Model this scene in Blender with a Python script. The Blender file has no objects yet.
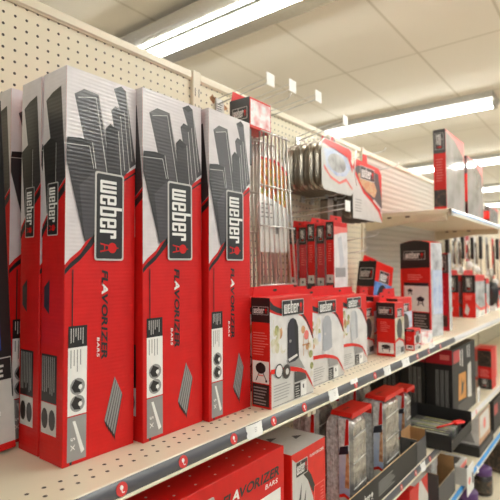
import bpy, bmesh, math, random
from mathutils import Vector, Matrix
from mathutils.geometry import tessellate_polygon
random.seed(7)
SC = bpy.context.scene
COL = SC.collection
CZ = 1.45                      # camera height; z values below are given from eye level
V = Vector

# ------------------------------------------------------------------ materials
def lin(c):
    c = c / 255.0
    return c / 12.92 if c <= 0.04045 else ((c + 0.055) / 1.055) ** 2.4
def rgb(r, g, b): return (lin(r), lin(g), lin(b), 1.0)

def base_mat(name):
    m = bpy.data.materials.new(name); m.use_nodes = True
    nt = m.node_tree
    return m, nt, nt.nodes['Principled BSDF']

def mat(name, col, rough=0.45, metal=0.0, coat=0.0, vary=0.05, scale=40.0, bump=0.0, bscale=200.0, flute=0.0, spec=0.5, crough=0.15):
    m, nt, b = base_mat(name)
    b.inputs['Roughness'].default_value = rough
    b.inputs['Metallic'].default_value = metal
    b.inputs['Coat Weight'].default_value = coat
    b.inputs['Coat Roughness'].default_value = crough
    b.inputs['Specular IOR Level'].default_value = spec
    tc = nt.nodes.new('ShaderNodeTexCoord')
    nz = nt.nodes.new('ShaderNodeTexNoise'); nz.inputs['Scale'].default_value = scale; nz.inputs['Detail'].default_value = 3
    nt.links.new(tc.outputs['Object'], nz.inputs['Vector'])
    rp = nt.nodes.new('ShaderNodeValToRGB')
    c = col
    rp.color_ramp.elements[0].position = 0.3; rp.color_ramp.elements[1].position = 0.7
    rp.color_ramp.elements[0].color = (c[0]*(1-vary), c[1]*(1-vary), c[2]*(1-vary), 1)
    rp.color_ramp.elements[1].color = (min(1, c[0]*(1+vary)), min(1, c[1]*(1+vary)), min(1, c[2]*(1+vary)), 1)
    nt.links.new(nz.outputs['Fac'], rp.inputs['Fac']); nt.links.new(rp.outputs['Color'], b.inputs['Base Color'])
    nrm = None
    if bump:
        n2 = nt.nodes.new('ShaderNodeTexNoise'); n2.inputs['Scale'].default_value = bscale; n2.inputs['Detail'].default_value = 4
        nt.links.new(tc.outputs['Object'], n2.inputs['Vector'])
        bp = nt.nodes.new('ShaderNodeBump'); bp.inputs['Strength'].default_value = bump; bp.inputs['Distance'].default_value = 0.004
        nt.links.new(n2.outputs['Fac'], bp.inputs['Height']); nrm = bp
    if flute:
        wv = nt.nodes.new('ShaderNodeTexWave'); wv.bands_direction = 'Z'; wv.inputs['Scale'].default_value = 0.314/0.0066
        wv.inputs['Distortion'].default_value = 0.6; wv.inputs['Detail'].default_value = 1
        nt.links.new(tc.outputs['Object'], wv.inputs['Vector'])
        bp = nt.nodes.new('ShaderNodeBump'); bp.inputs['Strength'].default_value = flute; bp.inputs['Distance'].default_value = 0.0012
        nt.links.new(wv.outputs['Fac'], bp.inputs['Height'])
        if nrm: nt.links.new(nrm.outputs['Normal'], bp.inputs['Normal'])
        nrm = bp
    if nrm: 
        nt.links.new(nrm.outputs['Normal'], b.inputs['Normal'])
        nt.links.new(nrm.outputs['Normal'], b.inputs['Coat Normal'])
    return m

def photo(name, cols, scale=30.0, rough=0.3, coat=0.3):
    """a printed picture: blurred blobs of several inks"""
    m, nt, b = base_mat(name)
    b.inputs['Roughness'].default_value = rough; b.inputs['Coat Weight'].default_value = coat
    tc = nt.nodes.new('ShaderNodeTexCoord'); nz = nt.nodes.new('ShaderNodeTexNoise')
    nz.inputs['Scale'].default_value = scale; nz.inputs['Detail'].default_value = 2.5; nz.inputs['Roughness'].default_value = 0.6
    nt.links.new(tc.outputs['Object'], nz.inputs['Vector'])
    rp = nt.nodes.new('ShaderNodeValToRGB'); cr = rp.color_ramp
    n = len(cols)
    while len(cr.elements) < n: cr.elements.new(0.5)
    for i, c in enumerate(cols):
        cr.elements[i].position = 0.28 + 0.44 * i / max(1, n - 1); cr.elements[i].color = rgb(*c)
    nt.links.new(nz.outputs['Fac'], rp.inputs['Fac']); nt.links.new(rp.outputs['Color'], b.inputs['Base Color'])
    return m

def emis(name, col, st):
    m, nt, b = base_mat(name)
    b.inputs['Base Color'].default_value = (0.9, 0.9, 0.88, 1)
    b.inputs['Emission Color'].default_value = col; b.inputs['Emission Strength'].default_value = st
    return m

def math_node(nt, op, a, b=None, c=None):
    n = nt.nodes.new('ShaderNodeMath'); n.operation = op
    for i, x in enumerate((a, b, c)):
        if x is None: continue
        if isinstance(x, (int, float)): n.inputs[i].default_value = x
        else: nt.links.new(x, n.inputs[i])
    return n.outputs[0]

def pegboard(name):
    m, nt, b = base_mat(name)
    tc = nt.nodes.new('ShaderNodeTexCoord'); sp = nt.nodes.new('ShaderNodeSeparateXYZ')
    nt.links.new(tc.outputs['Object'], sp.inputs[0])
    P = 0.0254
    fx = math_node(nt, 'SUBTRACT', math_node(nt, 'FRACT', math_node(nt, 'DIVIDE', sp.outputs['X'], P)), 0.5)
    fz = math_node(nt, 'SUBTRACT', math_node(nt, 'FRACT', math_node(nt, 'DIVIDE', math_node(nt, 'SUBTRACT', sp.outputs['Z'], 0.006), P)), 0.5)
    r = math_node(nt, 'SQRT', math_node(nt, 'ADD', math_node(nt, 'MULTIPLY', fx, fx), math_node(nt, 'MULTIPLY', fz, fz)))
    hole = math_node(nt, 'LESS_THAN', r, 0.125)
    nz = nt.nodes.new('ShaderNodeTexNoise'); nz.inputs['Scale'].default_value = 6
    nt.links.new(tc.outputs['Object'], nz.inputs['Vector'])
    rp = nt.nodes.new('ShaderNodeValToRGB')
    rp.color_ramp.elements[0].color = rgb(226, 216, 188); rp.color_ramp.elements[1].color = rgb(232, 223, 197)
    nt.links.new(nz.outputs['Fac'], rp.inputs['Fac'])
    mx = nt.nodes.new('ShaderNodeMix'); mx.data_type = 'RGBA'
    nt.links.new(hole, mx.inputs['Factor']); nt.links.new(rp.outputs['Color'], mx.inputs['A'])
    mx.inputs['B'].default_value = rgb(58, 46, 32)
    nt.links.new(mx.outputs['Result'], b.inputs['Base Color'])
    bp = nt.nodes.new('ShaderNodeBump'); bp.inputs['Strength'].default_value = 0.4; bp.inputs['Distance'].default_value = 0.002; bp.invert = True
    nt.links.new(hole, bp.inputs['Height']); nt.links.new(bp.outputs['Normal'], b.inputs['Normal'])
    b.inputs['Roughness'].default_value = 0.5
    return m

def ribbed(name, c0, c1, period, axis='Z'):
    m, nt, b = base_mat(name)
    tc = nt.nodes.new('ShaderNodeTexCoord'); wv = nt.nodes.new('ShaderNodeTexWave'); wv.bands_direction = axis
    wv.inputs['Scale'].default_value = 0.314 / period; wv.inputs['Distortion'].default_value = 0.05
    nt.links.new(tc.outputs['Object'], wv.inputs['Vector'])
    rp = nt.nodes.new('ShaderNodeValToRGB'); rp.color_ramp.elements[0].color = c0; rp.color_ramp.elements[1].color = c1
    rp.color_ramp.elements[0].position = 0.05; rp.color_ramp.elements[1].position = 0.35
    nt.links.new(wv.outputs['Fac'], rp.inputs['Fac']); nt.links.new(rp.outputs['Color'], b.inputs['Base Color'])
    bp = nt.nodes.new('ShaderNodeBump'); bp.inputs['Strength'].default_value = 0.5; bp.inputs['Distance'].default_value = 0.004
    nt.links.new(wv.outputs['Fac'], bp.inputs['Height']); nt.links.new(bp.outputs['Normal'], b.inputs['Normal'])
    b.inputs['Roughness'].default_value = 0.5
    return m

def ceiling_mat(name):
    m, nt, b = base_mat(name)
    tc = nt.nodes.new('ShaderNodeTexCoord')
    br = nt.nodes.new('ShaderNodeTexBrick'); br.offset = 0.0
    br.inputs['Scale'].default_value = 1.0; br.inputs['Mortar Size'].default_value = 0.009
    br.inputs['Brick Width'].default_value = 1.22; br.inputs['Row Height'].default_value = 0.61
    br.inputs['Color1'].default_value = rgb(236, 228, 215); br.inputs['Color2'].default_value = rgb(233, 225, 212)
    br.inputs['Mortar'].default_value = rgb(208, 198, 180)
    mp = nt.nodes.new('ShaderNodeMapping'); mp.inputs['Location'].default_value = (0.0, 0.03, 0)
    nt.links.new(tc.outputs['Object'], mp.inputs['Vector']); nt.links.new(mp.outputs['Vector'], br.inputs['Vector'])
    nt.links.new(br.outputs['Color'], b.inputs['Base Color'])
    nz = nt.nodes.new('ShaderNodeTexNoise'); nz.inputs['Scale'].default_value = 120
    nt.links.new(tc.outputs['Object'], nz.inputs['Vector'])
    bp = nt.nodes.new('ShaderNodeBump'); bp.inputs['Strength'].default_value = 0.15; bp.inputs['Distance'].default_value = 0.004
    nt.links.new(nz.outputs['Fac'], bp.inputs['Height']); nt.links.new(bp.outputs['Normal'], b.inputs['Normal'])
    b.inputs['Roughness'].default_value = 0.9
    return m

M = {}
RED = rgb(206, 22, 20)
M['red'] = mat('red_card', RED, 0.45, coat=0.1, spec=0.3)
M['redf'] = mat('red_corrugated', RED, 0.45, coat=0.12, flute=0.10, bump=0.05, bscale=60, spec=0.3)
M['red2'] = mat('bright_red_card', rgb(216, 34, 24), 0.42, coat=0.12, spec=0.35)
M['darkred'] = mat('crimson_card', rgb(190, 22, 40), 0.4, coat=0.3)
M['black'] = mat('black_ink', rgb(30, 27, 27), 0.4, coat=0.2)
M['blackf'] = mat('black_ink_corrugated', rgb(32, 29, 29), 0.36, coat=0.2, flute=0.10, spec=0.4)
M['char'] = mat('charcoal_ink_corrugated', rgb(52, 48, 50), 0.36, coat=0.35, flute=0.15, spec=0.4)
M['char2'] = mat('grey_ink_corrugated', rgb(72, 68, 71), 0.36, coat=0.35, flute=0.15, spec=0.4)
M['char3'] = mat('mid_grey_ink_corrugated', rgb(92, 90, 91), 0.36, coat=0.35, flute=0.15, spec=0.4)
M['palef'] = mat('pale_grey_corrugated', rgb(218, 210, 212), 0.36, coat=0.35, flute=0.15, spec=0.4)
M['white'] = mat('white_ink', rgb(238, 236, 232), 0.45)
M['whitef'] = mat('white_ink_corrugated', rgb(235, 233, 230), 0.4, coat=0.2, flute=0.08)
M['silver'] = mat('silver_ink', rgb(196, 192, 188), 0.4)
M['grey'] = mat('grey_ink', rgb(150, 148, 146), 0.45)
M['lgrey'] = mat('light_grey_card', rgb(206, 203, 199), 0.4, coat=0.25)
M['dgrey'] = mat('dark_grey_ink', rgb(72, 70, 70), 0.45)
M['pink'] = mat('pink_ink', rgb(232, 120, 112), 0.45)
M['cream'] = mat('cream_painted_steel', rgb(230, 220, 196), 0.38, vary=0.03, scale=8)
M['creamd'] = mat('old_cream_paint', rgb(218, 206, 176), 0.45, vary=0.05, scale=12)
M['deck'] = mat('cream_shelf_paint', rgb(228, 215, 190), 0.35, vary=0.04, scale=9)
M['hole'] = mat('dark_hole', rgb(62, 50, 40), 0.8)
M['rust'] = mat('rust_stain', rgb(150, 100, 58), 0.8, vary=0.4, scale=90)
M['peg'] = pegboard('perforated_board')
M['slat'] = ribbed('ribbed_panel', rgb(186, 181, 167), rgb(200, 195, 183), 0.030)
M['ceil'] = ceiling_mat('ceiling_tiles')
M['floor'] = mat('beige_floor', rgb(190, 178, 156), 0.35, vary=0.06, scale=5)
M['farwall'] = mat('white_wall', rgb(228, 222, 212), 0.8)
M['housing'] = mat('white_enamel_housing', rgb(176, 171, 160), 0.5)
M['mirror'] = mat('mirror_reflector', rgb(235, 233, 230), 0.12, metal=1.0, bump=0.25, bscale=9)
M['tube'] = emis('fluorescent_tube', (0.975, 1.0, 0.955, 1), 36.0)
M['rail'] = mat('grey_plastic_strip', rgb(78, 77, 83), 0.35, coat=0.3, vary=0.04, crough=0.2)
M['railw'] = mat('white_or_glare_strip', rgb(226, 224, 224), 0.3, coat=0.4)  # whitens the far grey strips for glare; the upper shelf's strip really is white
M['blue'] = mat('blue_strip_ink', rgb(60, 150, 220), 0.4)
M['dot'] = mat('red_dot_sticker', rgb(216, 56, 52), 0.35, coat=0.4)
M['tag'] = mat('white_paper_tag', rgb(246, 244, 240), 0.5)
M['chrome'] = mat('chrome_wire', rgb(226, 224, 220), 0.28, metal=0.75, vary=0.08)
M['steel'] = mat('brushed_steel', rgb(172, 162, 148), 0.32, metal=0.9, vary=0.12, scale=60)
M['steeld'] = mat('dark_brushed_steel', rgb(126, 114, 104), 0.38, metal=0.8, vary=0.15, scale=60)
M['foil'] = mat('crinkled_foil', rgb(205, 202, 196), 0.3, metal=0.6, bump=0.8, bscale=70, vary=0.12, scale=50)
M['foilr'] = mat('foil_rims', rgb(240, 238, 234), 0.35, metal=0.0, bump=1.0, bscale=150, vary=0.4, scale=110)
M['film'] = mat('foil_in_clear_wrap', rgb(158, 152, 144), 0.24, metal=0.4, coat=0.9, bump=1.0, bscale=60, vary=0.55, scale=42)
M['board'] = mat('brown_cardboard', rgb(176, 132, 86), 0.8, vary=0.08)
M['boarde'] = mat('raw_board_edge', rgb(196, 170, 132), 0.8)
M['trayb'] = mat('black_card_tray', rgb(42, 40, 39), 0.55)
M['trayg'] = mat('dark_grey_card_tray', rgb(86, 84, 84), 0.55)
M['navy'] = mat('navy_ink', rgb(40, 38, 50), 0.4)
M['coverg'] = mat('grey_cover_ink', rgb(170, 172, 178), 0.4)
M['coverg2'] = mat('pale_cover_ink', rgb(196, 197, 200), 0.4)
M['yellow'] = mat('yellow_sticker', rgb(244, 206, 40), 0.5)
M['orange'] = mat('orange_card_ink', rgb(206, 140, 62), 0.45, vary=0.15)
M['purple'] = mat('purple_plastic', rgb(96, 62, 118), 0.35)
M['jar'] = mat('dark_jar', rgb(50, 42, 40), 0.25, coat=0.5, vary=0.3)
M['lblue'] = photo('picture_pale_blue', [(150, 165, 205), (190, 200, 222), (214, 216, 226)], 22)
M['bluef'] = photo('picture_blue_sky', [(48, 92, 170), (96, 146, 214), (150, 186, 226)], 30)
M['bluegrad'] = photo('picture_blue_glow', [(8, 8, 22), (20, 40, 120), (60, 110, 210)], 14)
M['food'] = photo('picture_grilled_food', [(96, 40, 18), (206, 90, 36), (226, 160, 70), (120, 150, 60), (214, 70, 40)], 55)
M['food2'] = photo('picture_plated_food', [(140, 120, 80), (206, 184, 134), (190, 130, 90), (222, 208, 174)], 60)
M['orangep'] = photo('picture_browned_crust', [(150, 86, 50), (206, 146, 98), (226, 190, 150)], 50)
M['garden'] = photo('picture_garden', [(150, 150, 104), (206, 198, 160), (226, 220, 208), (216, 200, 190)], 26)
M['green'] = photo('picture_green_leaves', [(96, 108, 62), (168, 168, 104), (214, 200, 140)], 60)
M['patio'] = photo('picture_patio', [(206, 200, 198), (226, 222, 220), (236, 232, 230)], 20)
M['glare'] = photo('red_panel_white_glare', [(200, 60, 64), (232, 170, 172), (246, 246, 246), (206, 206, 214)], 22)  # white blobs paint glare over the red bordered header panel
M['greyp'] = photo('picture_grey_steel', [(150, 148, 150), (186, 186, 188), (214, 214, 216), (232, 232, 232)], 14, rough=0.15, coat=0.9)
M['gloss'] = photo('glossy_film_grey_glare', [(150, 146, 148), (178, 174, 174), (200, 196, 196), (216, 196, 198)], 6, rough=0.06, coat=1.0)  # mottled greys paint the ceiling light glare on the film
M['dark'] = photo('picture_dark', [(28, 24, 22), (60, 52, 46), (120, 90, 70)], 50)
M['tools'] = photo('mixed_small_goods', [(60, 58, 60), (130, 128, 126), (90, 110, 70), (190, 180, 160)], 60)

# ------------------------------------------------------------------ mesh builder
class MB:
    def __init__(s): s.v = []; s.f = []; s.mi = []; s.m = []; s.sm = []
    def mid(s, name):
        if name not in s.m: s.m.append(name)
        return s.m.index(name)
    def face(s, pts, name, smooth=False):
        b = len(s.v); s.v += [tuple(p) for p in pts]; s.f.append(tuple(range(b, b + len(pts)))); s.mi.append(s.mid(name)); s.sm.append(smooth)
    def raw(s, verts, faces, name, smooth=False):
        b = len(s.v); k = s.mid(name); s.v += [tuple(p) for p in verts]
        for f in faces: s.f.append(tuple(i + b for i in f)); s.mi.append(k); s.sm.append(smooth)
    def box(s, a, b, name, bev=0.0):
        a = V(a); b = V(b); bm = bmesh.new()
        bmesh.ops.create_cube(bm, size=1.0)
        for v in bm.verts: v.co = V([a[i] + (b[i] - a[i]) * (v.co[i] + 0.5) for i in range(3)])
        if bev: bmesh.ops.bevel(bm, geom=bm.edges[:], offset=bev, segments=1, affect='EDGES')
        bm.verts.index_update()
        s.raw([v.co[:] for v in bm.verts], [[v.index for v in f.verts] for f in bm.faces], name); bm.free()
    def prism(s, poly, d0, d1, name, plane='XZ', cap=None):
        """extrude a 2D polygon; XZ -> depth along y, XY -> along z, YZ -> along x"""
        def P(p, d): return {'XZ': (p[0], d, p[1]), 'XY': (p[0], p[1], d), 'YZ': (d, p[0], p[1])}[plane]
        n = len(poly); vs = [P(p, d0) for p in poly] + [P(p, d1) for p in poly]
        fs = [(i, (i + 1) % n, (i + 1) % n + n, i + n) for i in range(n)]
        s.raw(vs, fs, name)
        tri = tessellate_polygon([[V((p[0], p[1], 0)) for p in poly]])
        s.raw(vs, [tuple(t) for t in tri] + [tuple(i + n for i in t) for t in tri], cap or name)
    def tube(s, pts, r, name, seg=6, closed=False):
        pts = [V(p) for p in pts]; n = len(pts); vs = []; fs = []
        for i, p in enumerate(pts):
            if closed: t = pts[(i + 1) % n] - pts[i - 1]
            else: t = pts[min(i + 1, n - 1)] - pts[max(i - 1, 0)]
            t.normalize(); a = V((0, 0, 1)) if abs(t.z) < 0.9 else V((0, 1, 0))
            x = t.cross(a).normalized(); y = t.cross(x)
            for k in range(seg):
                an = 2 * math.pi * k / seg; vs.append(p + x * (r * math.cos(an)) + y * (r * math.sin(an)))
        m = n if closed else n - 1
        for i in range(m):
            j = (i + 1) % n
            for k in range(seg): fs.append((i*seg + k, i*seg + (k+1) % seg, j*seg + (k+1) % seg, j*seg + k))
        if not closed: fs += [tuple(range(seg)), tuple((n-1)*seg + k for k in range(seg))]
        s.raw(vs, fs, name, True)
    def lathe(s, prof, c, name, seg=20):
        vs = []; fs = []
        for r, z in prof:
            for k in range(seg):
                a = 2*math.pi*k/seg; vs.append((c[0] + r*math.cos(a), c[1] + r*math.sin(a), c[2] + z))
        for i in range(len(prof)-1):
            for k in range(seg): fs.append((i*seg + k, i*seg + (k+1) % seg, (i+1)*seg + (k+1) % seg, (i+1)*seg + k))
        fs += [tuple(range(seg)), tuple((len(prof)-1)*seg + k for k in range(seg))]
        s.raw(vs, fs, name, True)
    def build(s, name, parent=None):
        me = bpy.data.meshes.new(name); me.from_pydata(s.v, [], s.f)
        for k in s.m: me.materials.append(M[k])
        me.polygons.foreach_set('material_index', s.mi); me.polygons.foreach_set('use_smooth', s.sm)
        bm = bmesh.new(); bm.from_mesh(me); bmesh.ops.recalc_face_normals(bm, faces=bm.faces[:]); bm.to_mesh(me); bm.free()
        me.update()
        o = bpy.data.objects.new(name, me); COL.objects.link(o)
        if parent: o.parent = parent
        return o

class Fr:
    """a face to print on: origin, right, up"""
    def __init__(s, o, u, v): s.o = V(o); s.u = V(u); s.v = V(v); s.n = s.u.cross(s.v)
    def pt(s, a, b, l=1): return s.o + s.u*a + s.v*b + s.n*(0.00022*l)
    def at(s, a, b, rot=0):
        """sub-frame at a, b turned clockwise by rot quarter turns"""
        u, v = s.u, s.v
        for _ in range(rot): u, v = -v, u
        return Fr(s.o + s.u*a + s.v*b, u, v)

def poly(mb, fr, pts, m, l=1):
    tri = tessellate_polygon([[V((p[0], p[1], 0)) for p in pts]])
    mb.raw([fr.pt(p[0], p[1], l) for p in pts], [tuple(t) for t in tri], m)
def rect(mb, fr, a0, b0, a1, b1, m, l=1): poly(mb, fr, [(a0, b0), (a1, b0), (a1, b1), (a0, b1)], m, l)
def rrect(mb, fr, a0, b0, a1, b1, r, m, l=1):
    pts = []
    for cx, cy, s0 in ((a1-r, b0+r, -90), (a1-r, b1-r, 0), (a0+r, b1-r, 90), (a0+r, b0+r, 180)):
        for k in range(4):
            an = math.radians(s0 + k*30); pts.append((cx + r*math.cos(an), cy + r*math.sin(an)))
    poly(mb, fr, pts, m, l)
def disc(mb, fr, a, b, rx, ry, m, l=1, n=16):
    poly(mb, fr, [(a + rx*math.cos(2*math.pi*k/n), b + ry*math.sin(2*math.pi*k/n)) for k in range(n)], m, l)
def lines(mb, fr, a0, a1, b0, b1, n, m, l=1, fill=0.5, ragged=0.3):
    h = (b1 - b0) / n
    for i in range(n):
        e = a1 - (a1 - a0) * random.uniform(0, ragged)
        rect(mb, fr, a0, b0 + h*i, e, b0 + h*(i + fill), m, l)
def vlines(mb, fr, a0, a1, b0, b1, n, m, l=1, fill=0.5, ragged=0.3):
    w = (a1 - a0) / n
    for i in range(n):
        e = b0 + (b1 - b0) * random.uniform(0, ragged)
        rect(mb, fr, a0 + w*i, e, a0 + w*(i + fill), b1, m, l)

# letters of the badge, x-height 1
LT = {
 'w': [[(0.03, 0), (0.59, 0), (0.62, .06), (.62, 1), (.47, 1), (.47, .14), (.385, .14), (.385, 1), (.235, 1), (.235, .14), (.15, .14), (.15, 1), (0, 1), (0, .06)]],
 'e': [[(.05, 0), (.41, 0), (.46, .06), (.46, .32), (.31, .32), (.31, .14), (.15, .14), (.15, .44), (.46, .44), (.46, .94), (.41, 1), (.05, 1), (0, .94), (0, .06)]],
 'b': [[(0, 0), (.41, 0), (.46, .06), (.46, .94), (.41, 1), (.15, 1), (.15, 1.36), (0, 1.36)]],
 'r': [[(0, 0), (.15, 0), (.15, .84), (.27, .84), (.27, .64), (.42, .64), (.42, .94), (.37, 1), (0, 1)]],
}
LT_H = {'e': [(.15, .58, .31, .86)], 'b': [(.15, .14, .31, .86)]}
LW = {'w': .62, 'e': .46, 'b': .46, 'r': .42}
def badge(fr, w, h, parent, icon='red', txt='white', name='logo_badge', l=3, back='black', edge='silver'):
    """black badge with a silver border, white letters and a kettle mark; reads along fr.u"""
    mb = MB(); r = 0.08*h
    rrect(mb, fr, 0, 0, w, h, r, edge, l)
    e = 0.055*h; rrect(mb, fr, e, e, w-e, h-e, r*.7, back, l+1)
    x = 0.09*w; tw = 0.66*w; tot = sum(LW[c] for c in 'weber') + 4*0.10
    k = tw / tot; kh = min(0.56*h, k*1.55)
    y = (h - kh*1.18) / 2
    for c in 'weber':
        for p in LT[c]: poly(mb, fr, [(x + a*k, y + b*kh) for a, b in p], txt, l+2)
        for (a0, b0, a1, b1) in LT_H.get(c, []): rect(mb, fr, x + a0*k, y + b0*kh, x + a1*k, y + b1*kh, back, l+3)
        x += (LW[c] + .10)*k
    kettle(mb, fr, 0.855*w, h*0.5, 0.12*w, h*0.62, icon, l+2)
    return mb.build(name, parent)
def kettle(mb, fr, cx, cy, w, h, m, l):
    disc(mb, fr, cx, cy + .16*h, w*.5, h*.24, m, l, 14)
    rect(mb, fr, cx - w*.06, cy + .38*h, cx + w*.06, cy + .5*h, m, l)
    poly(mb, fr, [(cx - w*.14, cy - .05*h), (cx - w*.30, cy - .5*h), (cx - w*.44, cy - .5*h), (cx - w*.24, cy)], m, l)
    poly(mb, fr, [(cx + w*.14, cy - .05*h), (cx + w*.30, cy - .5*h), (cx + w*.44, cy - .5*h), (cx + w*.24, cy)], m, l)
    rect(mb, fr, cx - w*.3, cy - .3*h, cx + w*.3, cy - .24*h, m, l)

_glyph = {}
def glyph(ch, off):
    if (ch, off) in _glyph: return _glyph[(ch, off)]
    cu = bpy.data.curves.new('g', 'FONT'); cu.body = ch; cu.size = 1.0; cu.offset = off; cu.resolution_u = 3
    ob = bpy.data.objects.new('g', cu); COL.objects.link(ob)
    dg = bpy.context.evaluated_depsgraph_get(); me = bpy.data.meshes.new_from_object(ob.evaluated_get(dg))
    vs = [(v.co.x, v.co.y) for v in me.vertices]; fs = [tuple(p.vertices) for p in me.polygons]
    bpy.data.objects.remove(ob); bpy.data.curves.remove(cu); bpy.data.meshes.remove(me)
    x0 = min((a for a, b in vs), default=0); x1 = max((a for a, b in vs), default=.3)
    _glyph[(ch, off)] = ([(a - x0, b) for a, b in vs], fs, x1 - x0); return _glyph[(ch, off)]
def text(mb, fr, s, w, h, mats, l=3, off=0.015, shear=0.0, gap=0.08):
    """s fitted to width w and cap height h, one ink or one ink per letter"""
    gs = [glyph(c, off) if c != ' ' else ([], [], .3) for c in s]
    kern = [gap - (.17 if s[i:i+2] in ('LA', 'AV') else 0) for i in range(len(s))]; tot = sum(g[2] for g in gs) + sum(kern[:-1]); x = 0; k = w / tot; kh = h / 0.73
    for i, g in enumerate(gs):
        m = mats if isinstance(mats, str) else mats[i]
        if g[1]: mb.raw([fr.pt((x + a)*k + b*kh*shear, b*kh, l) for a, b in g[0]], g[1], m)
        x += g[2] + kern[i]

def tag(o, label, cat, group=None, kind=None):
    o['label'] = label; o['category'] = cat
    if group: o['group'] = group
    if kind: o['kind'] = kind
    return o
def struct(o, label=None):
    o['kind'] = 'structure'
    if label: o['label'] = label
    return o
def empty(name, loc, label, cat, group=None, rz=0):
    o = bpy.data.objects.new(name, None); COL.objects.link(o); o.empty_display_size = 0.05
    o.location = (loc[0], loc[1], loc[2] + CZ); o.rotation_euler = (0, 0, rz)
    return tag(o, label, cat, group)
def copy_thing(o, loc, label=None, rz=None):
    c = o.copy(); COL.objects.link(c); c.location = (loc[0], loc[1], loc[2] + CZ)
    if rz is not None: c.rotation_euler = (0, 0, rz)
    if label: c['label'] = label
    for ch in o.children:
        d = ch.copy(); COL.objects.link(d); d.parent = c
        for g in ch.children:
            e = g.copy(); COL.objects.link(e); e.parent = d
    return c

class Carton:
    def __init__(s, name, label, cat, w, d, h, loc, m='red', rot=(0, 0, 0), group=None, bev=0.0012):
        s.w, s.d, s.h = w, d, h
        mb = MB(); mb.box((0, 0, 0), (w, d, h), m, bev)
        # top flaps: a seam across the lid
        s.o = mb.build(name); s.o.location = (loc[0], loc[1], loc[2] + CZ); s.o.rotation_euler = rot
        tag(s.o, label, cat, group)
        s.front = Fr((0, 0, 0), (1, 0, 0), (0, 0, 1)); s.left = Fr((0, d, 0), (0, -1, 0), (0, 0, 1))
        s.top = Fr((0, 0, h), (1, 0, 0), (0, 1, 0)); s.right = Fr((w, 0, 0), (0, 1, 0), (0, 0, 1))
    def flap(s, m='red', hh=0.03, frac=(0.05, 0.95), y=None):
        """hang tab standing on the lid, with a peg hole"""
        y = s.d*.9 if y is None else y
        a, b = s.w*frac[0], s.w*frac[1]; c = (a + b)/2; mb = MB()
        pts = [(a, s.h - .002), (b, s.h - .002), (b - .006, s.h + hh), (a + .006, s.h + hh)]
        mb.prism(pts, y, y + .0012, m, 'XZ')
        f = Fr((0, y, 0), (1, 0, 0), (0, 0, 1))
        disc(mb, f, c, s.h + hh*.55, .009, .0035, 'hole', 1)
        return mb.build('hang_tab', s.o)

# ------------------------------------------------------------------ the room
def plane_obj(name, x0, x1, y0, y1, z, t, m):
    mb = MB(); mb.box((x0, y0, z + CZ), (x1, y1, z + CZ + t), m); return struct(mb.build(name))
plane_obj('floor', -4, 24, -4, 9, -CZ - .05, .05, 'floor')
plane_obj('ceiling', -4, 24, -4, 9, 1.65, .05, 'ceil')
mb = MB(); mb.box((20, -4, 0), (20.1, 9, 3.1), 'farwall'); struct(mb.build('wall_far'))

# ceiling lights, one row every 2.95 m
def ceiling_light(x, y0, y1, label, wide=False):
    L = y1 - y0
    o = empty('ceiling_light', (x, y0, 1.65), label, 'ceiling light', 'fluorescent lights under the ceiling')
    mb = MB(); mb.box((-.16, 0, -.055), (.16, L, 0), 'housing', .004)
    mb.box((-.05, 0, -.075), (.05, L, -.055), 'housing', .004); mb.build('housing', o)
    for s in (-1, 1):
        r = MB()
        r.prism([(s*.055, -.058), (s*.255, -.052), (s*.255, -.049), (s*.055, -.055)] if wide else
                [(s*.055, -.062), (s*.150, -.058), (s*.150, -.055), (s*.055, -.058)], 0, L, 'mirror' if wide else 'housing', 'XZ')
        r.build('reflector', o)
    for s in (-1, 1):
        t = MB(); t.tube([(s*.020, .03, -.095), (s*.020, L - .03, -.095)], .0185, 'tube', 10); t.build('fluorescent_tube', o)
    for yy in (0.0, L - .03):
        e = MB(); e.box((-.06, yy, -.118), (.06, yy + .03, -.07), 'housing', .003); e.build('lamp_holder', o)
    return o
ceiling_light(2.28, 0.85, 3.4, 'fluorescent light with mirror reflectors above the shelf, nearest, at the top of the photo', True)
ceiling_light(2.28, -3.2, .65, 'fluorescent light continuing the nearest row out over the aisle', True)
ceiling_light(5.03, .90, 3.6, 'long fluorescent light in the second row, ending above the tall boxes on the upper shelf')
ceiling_light(5.03, -3.2, .70, 'fluorescent light continuing the second row out over the aisle')
ceiling_light(7.82, -.8, 3.8, 'fluorescent light in the third row, seen behind the tall boxes on the upper shelf')
ceiling_light(10.6, -.8, 3.8, 'fluorescent light in the fourth row, low behind the boxes on the upper shelf')
ceiling_light(13.4, -.8, 3.8, 'farthest fluorescent light low beyond the upper shelf')
ceiling_light(-.55, -3.2, -.6, 'added unseen fluorescent light in the row behind the camera')  # unseen fixture added to brighten the near shelf

ceiling_light(-.55, 1.4, 3.9, 'added unseen fluorescent light over the next aisle, behind the back boards')  # unseen fixture added to lift the dark ceiling on the left

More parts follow.
